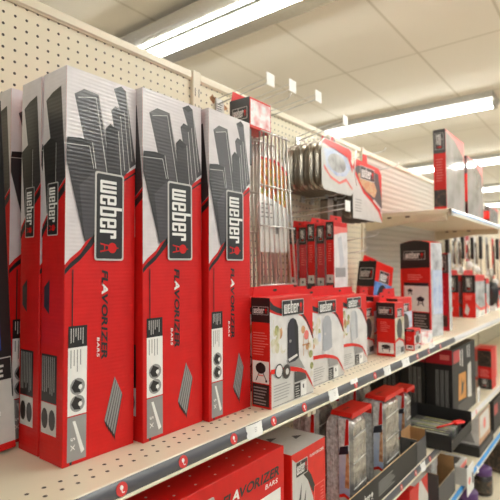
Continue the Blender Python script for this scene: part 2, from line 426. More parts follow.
# ------------------------------------------------------------------ shelving
YW = 1.03; YF = .601; TOP = .605
SH1, SH2, SH3, BASE = -.315, -.72, -.995, -1.30
SEC = [(-.17, 1.05), (1.05, 2.26), (2.26, 3.47), (3.47, 4.68), (4.68, 5.89), (5.89, 7.1)]
for i, (a, b) in enumerate(SEC):
    mb = MB(); mb.box((a + .018, YW, -1.30), (b - .018, YW + .012, TOP - .02), 'slat' if i == 2 else 'peg')
    o = mb.build('back_panel'); o.location.z = CZ
    tag(o, ['perforated cream back board behind the tall red cartons', 'perforated cream back board behind the hanging wire racks and pans',
            'ribbed cream back panel above and below the upper shelf', 'perforated back board behind the far hanging tools',
            'second farthest perforated back board at the right edge', 'farthest perforated back board at the right edge'][i], 'back panel', 'back panels of the shelving')
    r = MB(); r.box((a + .018, YW - .008, TOP - .024), (b - .018, YW + .03, TOP), 'cream', .003)
    r.box((a + .018, YW - .004, TOP - .027), (b - .018, YW, TOP - .024), 'creamd')
    ro = r.build('top_rail', o)
    if i == 1:
        st = MB(); f = Fr((0, YW, 0), (1, 0, 0), (0, 0, 1)); random.seed(3)
        for (cx, cz, w, h) in ((1.135, .548, .014, .016), (1.165, .54, .02, .014), (1.19, .535, .018, .010), (1.155, .552, .022, .006)):
            poly(st, f, [(cx + w*math.cos(k*.6)*random.uniform(.6, 1.1), cz + h*math.sin(k*.6)*random.uniform(.6, 1.1)) for k in range(10)], 'rust', 1)
        st.build('rust_stain', o)
for i, x in enumerate([1.05, 2.26, 3.47, 4.68, 5.89]):
    mb = MB(); mb.box((x - .017, YW - .012, -1.45), (x + .017, YW + .035, TOP + .003), 'cream', .002)
    f = Fr((0, YW - .012, 0), (1, 0, 0), (0, 0, 1)); z = -1.25
    while z < TOP - .03:
        for s in (-.008, .008): rect(mb, f, x + s - .0016, z, x + s + .0016, z + .026, 'hole', 1)
        z += .0508
    o = mb.build('slotted_upright'); o.location.z = CZ
    tag(o, ['slotted cream upright behind the second and third tall red cartons', 'slotted cream upright at the near end of the upper shelf', 'slotted upright at the far end of the upper shelf',
            'slotted upright behind the far hanging tools', 'farthest slotted upright at the right edge'][i], 'upright', 'slotted uprights of the shelving')

def shelf(a, b, z, label, yf=YF, strip='rail', holes=False, t=.028, tilt=0.0, name='shelf'):
    o = empty(name, (a, 0, z), label, 'shelf', 'steel shelves of the gondola')
    L = b - a; mb = MB()
    mb.box((.002, yf, -.02), (L - .002, YW - .014, 0), 'deck', .0015)
    mb.box((.002, yf, -t), (L - .002, yf + .010, -.001), 'deck', .0015)
    for xx in (.004, L - .020): mb.box((xx, yf + .02, -.055), (xx + .016, YW - .014, -.02), 'deck')
    if holes:
        f = Fr((0, 0, 0), (1, 0, 0), (0, 1, 0))
        for r, yy in enumerate((.638, .664)):
            k = 0
            while True:
                xx = .0127*(1 - r) + .0254*k + .006; k += 1
                if xx > L - .01: break
                disc(mb, f, xx, yy, .0034, .0034, 'hole', 1, 10)
    mb.build('deck', o)
    p = MB()   # ticket moulding along the front edge: lip, curved strip, lip
    p.box((0, yf - .010, -t - .001), (L, yf, -t + .004), 'cream', .001)
    n = 6; pr = []; z0 = -.0015; z1 = -t + .004
    for k in range(n + 1):
        q = k / n; pr.append((yf - .0015 - .0035*math.sin(math.pi*q) - .005*q, z0 + (z1 - z0)*q))
    p.raw([(0, y, zz) for y, zz in pr] + [(L, y, zz) for y, zz in pr], [(k, k + 1, k + n + 2, k + n + 1) for k in range(n)], strip, True)
    p.build('price_strip', o)
    if tilt: o.rotation_euler = (tilt, 0, 0)
    return o
names1 = ['cream shelf deck carrying the tall red cartons', 'cream shelf deck carrying the grill cover boxes', 'cream shelf deck under the tall box with two kettle pictures',
          'cream main shelf deck below the far hanging tools', 'main shelf deck at the far right edge', 'farthest main shelf deck at the right edge']
s1 = [shelf(a, b, SH1, names1[i], holes=i < 2, strip='rail' if i < 2 else 'railw') for i, (a, b) in enumerate(SEC)]  # far sections switch to white to paint glare on the grey strip
names2 = ['lower shelf deck holding the wide flat red carton', 'lower shelf deck holding the foil pan packs', 'lower shelf deck with the big black boxes', 'lower shelf deck at the right edge with a small red and black box',
          'far lower shelf deck at the right edge', 'farthest lower shelf deck at the right edge']
s2 = [shelf(a, b, SH2, names2[i], strip='rail' if i < 2 else 'railw') for i, (a, b) in enumerate(SEC)]
names3 = ['third shelf deck below the left lower shelf', 'third shelf deck with the open carton of foil pans', 'third shelf deck with bright blue price strip', 'third shelf deck at the right edge',
          'far third shelf deck at the right edge', 'farthest third shelf deck at the right edge']
s3 = [shelf(a, b, SH3, names3[i], strip='blue' if i > 0 else 'rail') for i, (a, b) in enumerate(SEC)]
names4 = ['base deck under the near shelves', 'base deck under the foil pan shelves', 'base deck carrying the jars with purple lids', 'base deck at the bottom right corner', 'far base deck at the right', 'farthest base deck at the right']
for i, (a, b) in enumerate(SEC):
    mb = MB(); mb.box((a + .002, .52, -.02), (b - .002, YW - .014, 0), 'deck', .002); mb.box((a + .002, .53, -.15), (b - .002, .545, -.02), 'creamd')
    o = mb.build('base_deck'); o.location.z = BASE + CZ; tag(o, names4[i], 'shelf', 'steel shelves of the gondola')
# the upper shelf, tipped back a little on its brackets
us = shelf(2.262, 3.455, .266, 'cream upper shelf on brackets carrying tall boxes', strip='railw', name='upper_shelf', t=.034)
mb = MB(); f = Fr((0, YF - .0075, 0), (1, 0, 0), (0, 0, 1)); rect(mb, f, 0, -.017, 1.18, -.011, 'blue', 1); mb.build('blue_stripe', us)
for xx in (0.0, 1.168):
    mb = MB(); mb.prism([(YF + .015, -.02), (YF + .03, -.035), (YW - .02, -.085), (YW - .014, -.02)], xx, xx + .012, 'creamd', 'YZ')
    fs = Fr((xx - .0002, YW, 0), (0, -1, 0), (0, 0, 1))
    for a in (.08, .13, .22): rect(mb, fs, a, -.030, a + .022, -.022, 'hole', 1)
    mb.build('bracket', us)

# round stickers and paper tags on the strips
def dot(x, z, label, group='round red stickers on the price strips'):
    mb = MB(); f = Fr((0, 0, 0), (1, 0, 0), (0, 0, 1))
    pts = [(.0102*math.cos(k*math.pi/10), .0102*math.sin(k*math.pi/10)) for k in range(20)]
    mb.prism(pts, 0, .0006, 'dot', 'XZ'); o = mb.build('round_sticker'); tag(o, label, 'sticker', group)
    o.location = (x, YF - .0078, z - .0125 + CZ); o.rotation_euler = (math.radians(-10), 0, 0)
    k = MB(); disc(k, f, -.0005, .0022, .0030, .0034, 'white', 1); rect(k, f, -.001, -.0045, .0005, -.001, 'white', 1); rect(k, f, 0, -.0058, .0042, -.0042, 'white', 1)
    k.build('kettle_mark', o); return o
d0 = dot(.452, SH1, 'round red sticker below the first tall red carton')
for x, lb in ((.578, 'round red sticker below the left edge of the second tall red carton'), (.712, 'round red sticker beside the large white price tag'), (.845, 'round red sticker below the left edge of the dark grill cover box'),
              (.970, 'round red sticker below the middle of the dark grill cover box'), (1.245, 'round red sticker just right of the folded white tag'), (1.378, 'round red sticker below the gap right of the pale grill cover boxes'), ):
    c = copy_thing(d0, (x, YF - .0078, SH1 - .0125), lb)
for x, lb in ((1.76, 'first pale red sticker on the price strip under the small boxes'), (1.89, 'second pale red sticker on the price strip under the small boxes'), (2.04, 'third pale red sticker on the price strip near the tall kettle box')):
    copy_thing(d0, (x, YF - .0078, SH1 - .0125), lb)
for x, lb in ((1.58, 'red sticker on the lower strip below the black lettered tray'), (1.72, 'red sticker on the lower strip just left of its white tag'), (1.88, 'red sticker on the lower strip right of its white tag'), (2.62, 'small red sticker on the lower pale strip below the big black boxes')):
    copy_thing(d0, (x, YF - .0078, SH2 - .0125), lb)
def ptag(x, z, w, h, label, bulge=.004, m='tag', ln=True, tiltx=-10, group='paper price tags on the strips'):
    mb = MB(); n = 8
    a = [(w*k/n - w/2, -bulge*math.sin(math.pi*k/n)) for k in range(n + 1)]
    pts = a + [(x_, y_ + .0008) for x_, y_ in reversed(a)]
    mb.prism(pts, -h/2, h/2, m, 'XY'); o = mb.build('price_tag'); tag(o, label, 'price tag', group)
    o.location = (x, YF - .0072, z + CZ); o.rotation_euler = (math.radians(tiltx), 0, 0)
    if ln:
        k = MB(); f = Fr((0, -bulge - .0002, 0), (1, 0, 0), (0, 0, 1)); lines(k, f, -w*.1, w*.1, -h*.1, h*.3, 3, 'lgrey', 1); k.build('print', o)
    return o
ptag(.778, SH1 - .0135, .052, .026, 'large white paper price tag on the strip below the third tall red carton')
ptag(1.115, SH1 - .0135, .05, .027, 'white paper price tag below the gap between the dark and pale grill cover boxes')
ptag(1.235, SH1 - .001, .044, .012, 'small white folded tag lying on the shelf edge by the last grill cover box', .002)
ptag(1.475, SH1 - .0135, .055, .027, 'white paper price tag on the strip below the empty shelf edge')
ptag(1.64, SH1 - .0135, .07, .027, 'wide white price tag under the small red boxes')
ptag(1.93, SH1 + .006, .07, .018, 'white ticket lying at the shelf edge by the small red pack', .002)
ptag(1.80, SH2 - .0135, .05, .03, 'white price tag on the lower strip under the open cardboard box')
ptag(2.14, SH2 - .004, .04, .03, 'yellow price tag below the black tray', m='yellow', ln=False)
ptag(2.62, SH3 - .02, .03, .03, 'small pale tag on the blue strip', ln=False)

# ------------------------------------------------------------------ tall corrugated cartons
def art_tall(c, lab=True, fluted=True):
    w, h, d = c.w, c.h, c.d; F = c.front
    S = lambda pts: [((a if a > .96 else max(0, a - .05))*w, b*h) for a, b in pts]
    cur = [(0.0, .497), (.12, .514), (.246, .536), (.408, .583), (.613, .655), (.831, .742), (1.0, .775)]
    low = [(0.0, .472), (.12, .488), (.246, .509), (.408, .547), (.613, .618), (.845, .727), (1.0, .757)]
    mid = [(a, b - .012) for a, b in cur]
    mb = MB()
    poly(mb, F, S(cur + [(1, 1), (0, 1)]), 'palef', 1)
    poly(mb, F, S(mid + low[::-1]), 'blackf', 2)
    bars = [([(.15, .933), (.275, .953), (.479, .95), (.592, .839), (.70, .70), (.458, .63), (.387, .75), (.31, .80)], 'char2', 2),
            ([(.148, .933), (.275, .953), (.479, .95), (.44, .94), (.20, .927)], 'char3', 3),
            ([(.70, .981), (.81, .995), (.887, .985), (1.0, .785), (.951, .768), (.845, .90)], 'char2', 2),
            ([(.70, .981), (.81, .995), (.887, .985), (.80, .972)], 'blackf', 3),
            ([(.662, .918), (.718, .933), (.859, .925), (.951, .766), (.83, .735), (.768, .80)], 'char2', 4),
            ([(.662, .918), (.718, .933), (.859, .925), (.80, .91)], 'char', 5),
            ([(.577, .864), (.648, .881), (.768, .865), (.817, .733), (.62, .65), (.60, .80)], 'char', 6),
            ([(.577, .864), (.648, .881), (.768, .865), (.70, .85)], 'blackf', 7),
            ([(0.0, .80), (.06, .818), (.232, .823), (.387, .818), (.458, .746), (.542, .66), (.55, .63), (.41, .572), (.30, .556), (.03, .76), (0, .78)], 'char', 8),
            ([(.22, .70), (.43, .745), (.542, .66), (.55, .63), (.408, .572), (.30, .556)], 'char2', 9),
            ([(0.0, .80), (.06, .818), (.232, .823), (.387, .818), (.30, .804), (.02, .80)], 'blackf', 10)]
    mb.build('artwork', c.o); mb = MB()
    for p, m, l in bars: poly(mb, F, S(p), m, l)
    for (x0, y0, x1, y1, l) in ((.479, .95, .70, .70, 3.5), (.44, .94, .62, .73, 3.5), (.859, .925, .945, .766, 5.5), (.80, .91, .87, .76, 5.5), (.768, .865, .82, .735, 7.5),
                                (.387, .818, .44, .75, 11), (.35, .806, .41, .75, 11), (.02, .80, .35, .806, 11), (.20, .927, .44, .94, 3.5), (.887, .985, .99, .79, 3.5)):
        dx, dy = (y1 - y0)*h, -(x1 - x0)*w; n = math.hypot(dx, dy); dx, dy = dx/n*.0006, dy/n*.0006
        poly(mb, F, [((x0 - .05)*w - dx, y0*h - dy), ((x1 - .05)*w - dx, y1*h - dy), ((x1 - .05)*w + dx, y1*h + dy), ((x0 - .05)*w + dx, y0*h + dy)], 'lgrey', l)
    mb.build('metal_bar_picture', c.o); mb = MB()
    for k in range(5):
        q = k/5.0; x0 = .60 + .15*q; xt = .742 + .115*q; zt = .197 - .05*q; zb = .088 - .047*q
        poly(mb, F, S([(xt, zt), (xt + .030, zt - .013), (x0 + .036, zb - .013), (x0, zb)]), 'dgrey', 2)
        poly(mb, F, S([(xt + .004, zt), (xt + .020, zt - .009), (x0 + .022, zb - .008), (x0 + .004, zb)]), 'grey', 3)
        poly(mb, F, S([(x0, zb), (x0 + .036, zb - .013), (x0 + .036, zb - .025), (x0 + .005, zb - .006)]), 'black', 4)
    mb.build('bar_set_picture', c.o); mb = MB()
    rect(mb, F, .095*w, .34*h, .110*w, .485*h, 'blackf', 4)
    rect(mb, F, .09*w, .002*h, .12*w, .016*h, 'black', 1)
    mb.build('printed_line', c.o); mb = MB()
    L = c.left; T = lambda pts: [(a*d, b*h) for a, b in pts]
    lc = [(0.0, .60), (.33, .641), (.69, .688), (1, .715)]
    poly(mb, L, T(lc + [(1, 1), (0, 1)]), 'palef', 1)
    poly(mb, L, T([(a, b - .010) for a, b in lc] + [(a, b - .032) for a, b in lc[::-1]]), 'blackf', 2)
    poly(mb, L, T([(.125, .929), (.41, .944), (.78, .953), (.98, .746), (1, .716), (.69, .688), (.40, .79)]), 'char', 2)
    poly(mb, L, T([(.125, .929), (.41, .944), (.78, .953), (.68, .935)]), 'blackf', 3)
    poly(mb, L, T([(.02, .81), (.34, .826), (.62, .813), (.64, .688), (.55, .665), (.23, .629)]), 'blackf', 4)
    rect(mb, L, .60*d, .66*h, .615*d, .81*h, 'lgrey', 5)
    poly(mb, L, T([(.14, .39), (.14, .44), (.38, .46), (.38, .371)]), 'char', 2)
    mb.build('side_artwork', c.o); mb = MB()
    rect(mb, L, .08*d, .15*h, .74*d, .27*h, 'black', 2)
    vlines(mb, L, .12*d, .70*d, .155*h, .265*h, 7, 'grey', 3, .45)
    rect(mb, L, .08*d, .07*h, .74*d, .148*h, 'lgrey', 2)
    disc(mb, L, .24*d, .108*h, .14*d, .026*h, 'dark', 3); disc(mb, L, .56*d, .108*h, .14*d, .026*h, 'dgrey', 3)
    mb.build('side_label', c.o)
    badge(F.at(.378*w, .745*h, 1), .236*h, .425*w, c.o, l=12)
    badge(L.at(.27*d, .708*h, 1), .136*h, .46*d, c.o, l=6)
    # product name running down
    t = MB(); f = F.at(.500*w, .484*h, 1)
    text(t, f, 'FLAVORIZER', .236*h, .086*w, ['black']*2 + ['white'] + ['black']*7, 3, .034, .25, .02)
    f = F.at(.436*w, .308*h, 1); text(t, f, 'BARS', .050*h, .036*w, 'white', 3, .02, .2)
    t.build('lettering', c.o)
    q = MB()
    rect(q, F, .055*w, .290*h, .300*w, .344*h, 'black', 3); rect(q, F, .055*w, .122*h, .300*w, .290*h, 'white', 3); rect(q, F, .055*w, .010*h, .300*w, .119*h, 'grey', 3)
    vlines(q, F, .085*w, .27*w, .297*h, .338*h, 6, 'silver', 4, .35, .5); vlines(q, F, .085*w, .25*w, .228*h, .284*h, 4, 'grey', 4, .3, .5)
    for zc in (.192, .150):
        disc(q, F, .18*w, zc*h, .096*w, .021*h, 'grey', 4); poly(q, F, [(.10*w, zc*h), (.15*w, (zc + .018)*h), (.24*w, (zc + .008)*h), (.20*w, (zc - .004)*h), (.22*w, (zc - .016)*h), (.14*w, (zc - .014)*h)], 'black', 5)
        disc(q, F, .215*w, (zc - .002)*h, .025*w, .006*h, 'white', 6)
    poly(q, F, [(.12*w, .108*h), (.155*w, .108*h), (.275*w, .030*h), (.235*w, .024*h)], 'white', 4)
    f = F.at(.10*w, .068*h, 1); text(q, f, '5 X', .032*h, .055*w, 'white', 4, .01)
    q.build('info_label', c.o)
def tall(x, y, w, d, h, label, lean=0.0, rz=0.0):
    c = Carton('tall_carton', label, 'box', w, d, h, (x, y, SH1), 'redf', (0, lean, rz), 'tall red cartons of metal bars')
    art_tall(c); return c
tall(.420, .702, .140, .070, .646, 'tall red corrugated carton at the front left, first of the three facing the aisle', .003)
tall(.567, .685, .155, .074, .648, 'tall red corrugated carton in the middle of the three facing the aisle', -.006)
tall(.726, .671, .139, .074, .650, 'tall red corrugated carton right of the middle one, beside the dark grill cover box', .001)
tall(.421, .778, .140, .066, .646, 'tall red carton standing directly behind the first front carton')
tall(.416, .876, .140, .070, .648, 'tall carton behind the black and blue box, only a pale strip showing')

# black and blue box at the left edge
c = Carton('tall_box', 'black box with blue glow picture and red base stripe at the left edge', 'box', .13, .032, .60, (.284, .838, SH1), 'black', (0, -math.radians(3.2), 0))
mb = MB(); F = c.front
rect(mb, F, 0, 0, .13, .012, 'red', 1); rect(mb, F, 0, .012, .13, .088, 'lgrey', 1); rect(mb, F, .0, .17, .112, .29, 'bluegrad', 1)
rect(mb, F, .05, .088, .127, .118, 'lgrey', 1); lines(mb, F, .06, .11, .093, .114, 3, 'dgrey', 2); lines(mb, F, .04, .112, .03, .075, 3, 'white', 2); mb.build('artwork', c.o)
mb = MB(); rect(mb, F, .05, .118, .128, .158, 'silver', 1); rect(mb, F, .05, .120, .127, .156, 'black', 2); lines(mb, F, .085, .122, .125, .15, 3, 'lgrey', 3); mb.build('info_label', c.o)

# ------------------------------------------------------------------ grill cover boxes
def art_cover(c, cover, dark=False, label_side=True):
    w, h, d = c.w, c.h, c.d; F = c.front; L = c.left; S = lambda p: [(a*w, b*h) for a, b in p]; mb = MB()
    top = [(0, .872), (.12, .845), (.245, .824), (.42, .832), (.58, .824), (.72, .79), (.82, .73), (.91, .64), (1, .53)]
    bot = [(0, .345), (.255, .335), (.42, .325), (.569, .300), (.69, .275), (.803, .235), (.90, .15), (1.0, .03)]
    poly(mb, F, S(bot + top[::-1]), 'patio', 1)
    rnd = random.Random(len(cover) + int(dark))
    for k in range(16):
        a_ = rnd.uniform(.06, .30); b_ = rnd.uniform(.42, .76)
        disc(mb, F, a_*w, b_*h, rnd.uniform(.035, .06)*w, rnd.uniform(.03, .06)*h, rnd.choice(['garden', 'garden', 'green', 'patio'] + (['orangep'] if b_ > .62 else [])), 2 + k*.15, 12)
    if dark:
        for a_, b_, r_, m_ in ((.74, .66, .05, 'orangep'), (.82, .60, .06, 'pink'), (.90, .50, .05, 'garden'), (.84, .48, .04, 'orangep'), (.93, .40, .05, 'green'), (.95, .28, .045, 'green'), (.94, .20, .04, 'garden')):
            disc(mb, F, a_*w, b_*h, r_*w, r_*h*.8, m_, 5, 12)
        for a_ in (.74, .86): rect(mb, F, a_*w, .40*h, (a_ + .012)*w, .60*h, 'orangep', 5.5)
        rect(mb, F, .72*w, .50*h, .90*w, .515*h, 'orangep', 5.5)
        poly(mb, F, S([(.34, .40), (.62, .41), (.78, .27), (.55, .32), (.38, .335)]), 'grey', 5)
    else:
        disc(mb, F, .10*w, .46*h, .055*w, .03*h, 'orangep', 5); rect(mb, F, .24*w, .50*h, .31*w, .60*h, 'lblue', 5)
    # the covered grill
    poly(mb, F, S([(.37, .70), (.385, .745), (.44, .785), (.50, .79), (.57, .765), (.615, .70), (.63, .40), (.54, .375), (.40, .37), (.365, .40)]), cover, 6)
    poly(mb, F, S([(.52, .786), (.57, .765), (.615, .70), (.63, .40), (.56, .38)]), 'black' if dark else 'coverg', 6.5)
    disc(mb, F, .43*w, .575*h, .028*w, .016*h, 'grey' if dark else 'silver', 7)
    if dark: poly(mb, F, S([(.38, .41), (.58, .44), (.60, .42), (.40, .385)]), 'patio', 7)
    # bottom sweep and text panel
    poly(mb, F, S([(a, b) for a, b in bot] + [(1, 0), (0, 0)]), 'lgrey', 2)
    poly(mb, F, S([(a, b + .012) for a, b in bot] + [(a, b - .030) for a, b in bot[::-1] if b > .05] + [(0, .315)]), 'red2', 8)
    rect(mb, F, .0, .0, .02*w, .34*h, 'red2', 3)
    lines(mb, F, .07*w, .44*w, .06*h, .22*h, 6, 'grey', 3, .3, .4)
    poly(mb, F, S([(.515, .17), (.515, .275), (.62, .262), (.76, .232), (.80, .21), (.80, .17)]), 'dgrey' if dark else 'grey', 9)
    rect(mb, F, .515*w, .02*h, .655*w, .155*h, 'black', 9); lines(mb, F, .53*w, .64*w, .03*h, .145*h, 5, 'lgrey', 10, .35)
    rect(mb, F, .665*w, .02*h, .80*w, .155*h, 'white', 9); rect(mb, F, .71*w, .09*h, .74*w, .13*h, 'dgrey', 10); rect(mb, F, .04*w, .012*h, .98*w, .017*h, 'dgrey', 3)
    for cx, cz in ((.17, .325), (.335, .30)):
        if dark: disc(mb, F, cx*w, cz*h, .088*w, .068*h, 'dgrey', 10); disc(mb, F, cx*w, cz*h, .07*w, .054*h, 'patio' if cx < .2 else 'dark', 11)
    if dark: disc(mb, F, .345*w, .30*h, .035*w, .03*h, 'lgrey', 12)
    # black sweep under the red head
    poly(mb, F, S([(0, .975), (.08, .93), (.20, .90), (.30, .885), (.30, .835), (.14, .86), (0, .90)]), 'black', 3)
    poly(mb, F, S([(.70, .81), (.82, .74), (.91, .65), (1, .54), (1, .57), (.91, .68), (.82, .77), (.72, .83)]), 'black', 3)
    # side panel
    rect(mb, L, 0, .775*h, d, h, 'black', 1)
    lines(mb, L, .10*d, .92*d, .48*h, .70*h, 9, 'pink', 1, .35, .35)
    rect(mb, L, .06*d, .225*h, .94*d, .425*h, 'white', 1)
    disc(mb, L, .5*d, .36*h, .27*d, .05*h, 'black', 2); rect(mb, L, .44*d, .40*h, .56*d, .412*h, 'black', 2)
    for a, b in ((.40, .22), (.60, .80)): poly(mb, L, [(a*d, .32*h), ((a + .05)*d, .32*h), ((b + .05)*d, .245*h), (b*d, .245*h)], 'dgrey', 2)
    rect(mb, L, .35*d, .29*h, .65*d, .30*h, 'pink', 3); disc(mb, L, .80*d, .25*h, .05*d, .012*h, 'black', 3)
    rect(mb, L, .06*d, .02*h, .94*d, .215*h, 'black', 1); lines(mb, L, .12*d, .88*d, .035*h, .205*h, 6, 'grey', 2, .4, .3)
    mb.build('artwork', c.o)
    badge(F.at(.235*w, .815*h), .51*w, .155*h, c.o, l=13)
    badge(L.at(.07*d, .845*h), .86*d, .075*h, c.o, l=3)
    c.flap('red', .024, (.0, .96), d*.93)
def cover(x, y, w, d, h, label, cov, dark=False):
    c = Carton('grill_cover_box', label, 'box', w, d, h, (x, y, SH1), 'red2', (0, 0, 0), 'grill cover boxes with red hang tabs'); art_cover(c, cov, dark); return c
cover(.870, .620, .188, .052, .247, 'red grill cover box with dark navy cover picture and kettle side panel', 'navy', True)
cover(1.080, .646, .198, .05, .231, 'grill cover box with silver grey cover picture, second of the three', 'coverg')
cover(1.312, .676, .196, .05, .226, 'grill cover box with pale cover picture, last of the three beside the small boxes', 'coverg2')
cover(.925, .750, .186, .05, .238, 'grill cover box hidden behind the dark navy one, only its red tab showing', 'navy', True)
cover(1.145, .755, .196, .05, .232, 'grill cover box behind the second one, only its red top edge showing', 'coverg')
cover(1.375, .765, .196, .05, .228, 'grill cover box behind the last one, only its red top edge showing', 'coverg2')

# ------------------------------------------------------------------ small boxes on the main shelf
def art_small(c, pic='bluef', front='garden', toph=.30, side=True):
    w, h, d = c.w, c.h, c.d; F, L = c.front, c.left; mb = MB()
    rect(mb, L, 0, (1 - toph)*h, d, h, 'black', 1)
    lines(mb, L, .2*d, .75*d, .46*h, .66*h, 6, 'pink', 1, .35, .4)
    rect(mb, L, .08*d, .05*h, .92*d, .25*h, 'white', 1)
    disc(mb, L, .5*d, .18*h, .25*d, .035*h, 'black', 2); rect(mb, L, .25*d, .13*h, .75*d, .145*h, 'black', 2); rect(mb, L, .3*d, .08*h, .34*d, .13*h, 'dgrey', 2); rect(mb, L, .66*d, .08*h, .70*d, .13*h, 'dgrey', 2)
    rect(mb, F, 0, .28*h, w, .72*h, front, 1)
    disc(mb, F, .48*w, .50*h, .30*w, .20*h, pic, 2)
    poly(mb, F, [(0, .30*h), (.4*w, .34*h), (.8*w, .29*h), (w, .18*h), (w, .14*h), (.8*w, .25*h), (.4*w, .30*h), (0, .26*h)], 'red2', 4)
    poly(mb, F, [(0, .26*h), (.4*w, .30*h), (.8*w, .25*h), (w, .14*h), (w, 0), (0, 0)], 'lgrey', 3)
    lines(mb, F, .08*w, .5*w, .05*h, .2*h, 4, 'grey', 4, .35); rect(mb, F, .55*w, .05*h, .9*w, .15*h, 'dgrey', 4)
    mb.build('artwork', c.o)
    badge(F.at(.22*w, .72*h), .56*w, .17*h, c.o, l=5)
    badge(L.at(.12*d, (1 - toph*.72)*h), .76*d, toph*.45*h, c.o, l=3)
def small(x, y, w, d, h, label, flap=True, name='small_box', rot=(0, 0, 0), z=SH1, **k):
    c = Carton(name, label, 'box', w, d, h, (x, y, z), 'red2', rot, 'small red boxes with black logo panels'); art_small(c, **k)
    if flap: c.flap('red', .034, (.1, .9))
    return c
small(1.640, .630, .088, .068, .188, 'small red box with black top and grill picture, front of its cluster', pic='dgrey')
small(1.575, .722, .100, .078, .188, 'small red box half hidden directly behind the front one of the cluster', pic='dgrey')
small(1.745, .660, .155, .07, .196, 'small box with pale blue grill picture just right of the front small box', pic='dark', front='lblue')
small(1.76, .76, .10, .07, .200, 'small box behind the pale blue one, its red tab showing above', pic='dark', front='lblue')
small(1.64, .815, .10, .07, .212, 'small box at the rear of the cluster, its red tab showing below the tilted box', pic='dark', front='lblue')
c = small(1.80, .618, .072, .035, .080, 'little low red and white pack standing at the shelf edge', False, pic='dark', front='patio', toph=.12)
c = small(1.945, .86, .15, .09, .318, 'tilted box with blue picture leaning to the right behind the small boxes', True, rot=(0, math.radians(12), math.radians(-8)), z=SH1 + .032, pic='navy', front='bluef', toph=.36)
# clear pack beside the low red one
c = Carton('clear_pack', 'pale pinkish clear pack lying between the low red pack and the tall kettle box', 'pack', .11, .06, .05, (1.945, .64, SH1), 'glare', (0, 0, -.1))
mb = MB(); rect(mb, c.front, .01, .008, .05, .03, 'white', 1); rect(mb, c.left, .01, .008, .05, .03, 'red2', 1); mb.build('artwork', c.o)

# tall box with two kettle pictures, arched top
o = empty('tall_kettle_box', (2.2, .68, SH1), 'tall red and white box with black arched top and two kettle grill pictures', 'box', None, math.radians(-15))
w, d, h = .10, .155, .425; mb = MB()
pr = [(0, 0), (d, 0), (d, h)] + [(d - d*k/6, h + .014*math.sin(math.pi*k/6)) for k in range(1, 6)] + [(0, h)]
mb.prism(pr, 0, w, 'red2', 'YZ'); mb.build('carton', o)
L = Fr((0, d, 0), (0, -1, 0), (0, 0, 1)); F = Fr((0, 0, 0), (1, 0, 0), (0, 0, 1)); mb = MB()
poly(mb, L, [(0, .72*h), (d, .735*h), (d, h)] + [(d - d*k/6, h + .013*math.sin(math.pi*k/6)) for k in range(1, 6)] + [(0, h)], 'black', 1)
lines(mb, L, .25*d, .75*d, .60*h, .67*h, 3, 'pink', 1, .5, .3)
rect(mb, L, .12*d, .26*h, .95*d, .57*h, 'white', 1); rect(mb, L, .12*d, .535*h, .95*d, .57*h, 'black', 2)
kettle(mb, L, .33*d, .47*h, .18*d, .075*h, 'black', 2); kettle(mb, L, .68*d, .375*h, .26*d, .11*h, 'black', 2)
rect(mb, L, .42*d, .02*h, .96*d, .25*h, 'black', 1); lines(mb, L, .46*d, .92*d, .04*h, .24*h, 7, 'grey', 2, .4, .3)
rect(mb, F, 0.008, 0.0, w, h, 'greyp', 1); rect(mb, F, .02, .10, w, .30, 'lblue', 2); mb.build('artwork', o)
badge(L.at(.12*d, .82*h), .74*d, .095*h, o, l=3)
c = Carton('narrow_box', 'narrow crimson box with upright logo panel standing behind the tall kettle box', 'box', .05, .07, .383, (2.452, .668, SH1), 'darkred')
mb = MB(); rect(mb, c.left, 0, .74*c.h, c.d, .985*c.h, 'dgrey', 1); lines(mb, c.left, .02, .05, .35*c.h, .66*c.h, 9, 'pink', 1, .4); rect(mb, c.left, .01, .05*c.h, .06, .2*c.h, 'dark', 1); rect(mb, c.front, 0, 0, .05, c.h, 'greyp', 1); mb.build('artwork', c.o)
badge(c.left.at(.015, .965*c.h, 1), .2*c.h, .042, c.o, l=3)

# two small boxes further along and their neighbours
def kbox(x, y, w, d, h, label):
    c = Carton('small_box', label, 'box', w, d, h, (x, y, SH1), 'red2', (0, 0, 0), 'small red boxes on the far part of the main shelf'); mb = MB()
    rect(mb, c.left, 0, .58*h, d, h, 'black', 1); lines(mb, c.left, .2*d, .8*d, .42*h, .54*h, 3, 'pink', 1); poly(mb, c.left, [(.15*d, .1*h), (.4*d, .05*h), (.55*d, .2*h), (.3*d, .33*h)], 'lgrey', 1)
    rect(mb, c.front, 0, 0, w, .85*h, 'greyp', 1); poly(mb, c.front, [(0, .35*h), (.5*w, .2*h), (w, .22*h), (w, .16*h), (.5*w, .13*h), (0, .27*h)], 'red2', 2); mb.build('artwork', c.o)
    badge(c.left.at(.28*d, .95*h, 1), .32*h, .45*d, c.o, l=3); c.flap('red', .03); return c
kbox(3.17, .708, .26, .076, .262, 'far small red box with black top, nearer the aisle of its pair')
kbox(3.17, .805, .26, .076, .262, 'far small red box with black top, nearer the wall of its pair')
c = kbox(3.50, .715, .10, .07, .235, 'pale box right of the pair of far small red boxes')
# dark bundle standing on the far shelf
o = empty('tool_bundle', (3.80, .74, SH1), 'black bundle with white base standing on the far main shelf', 'tool set')
mb = MB(); mb.lathe([(.030, .01), (.045, .09), (.05, .15), (.035, .2)], (0, 0, 0), 'black', 12); mb.build('pouch', o)
mb = MB(); mb.prism([(-.05, 0), (.05, 0), (.02, .06), (-.02, .06)], -.03, .03, 'white', 'XZ'); mb.build('base', o)
for i in range(5):
    mb = MB(); mb.tube([(-.02 + .01*i, 0, .18), (-.07 + .03*i, .0, .30)], .005, 'steel'); mb.build('handle', o)

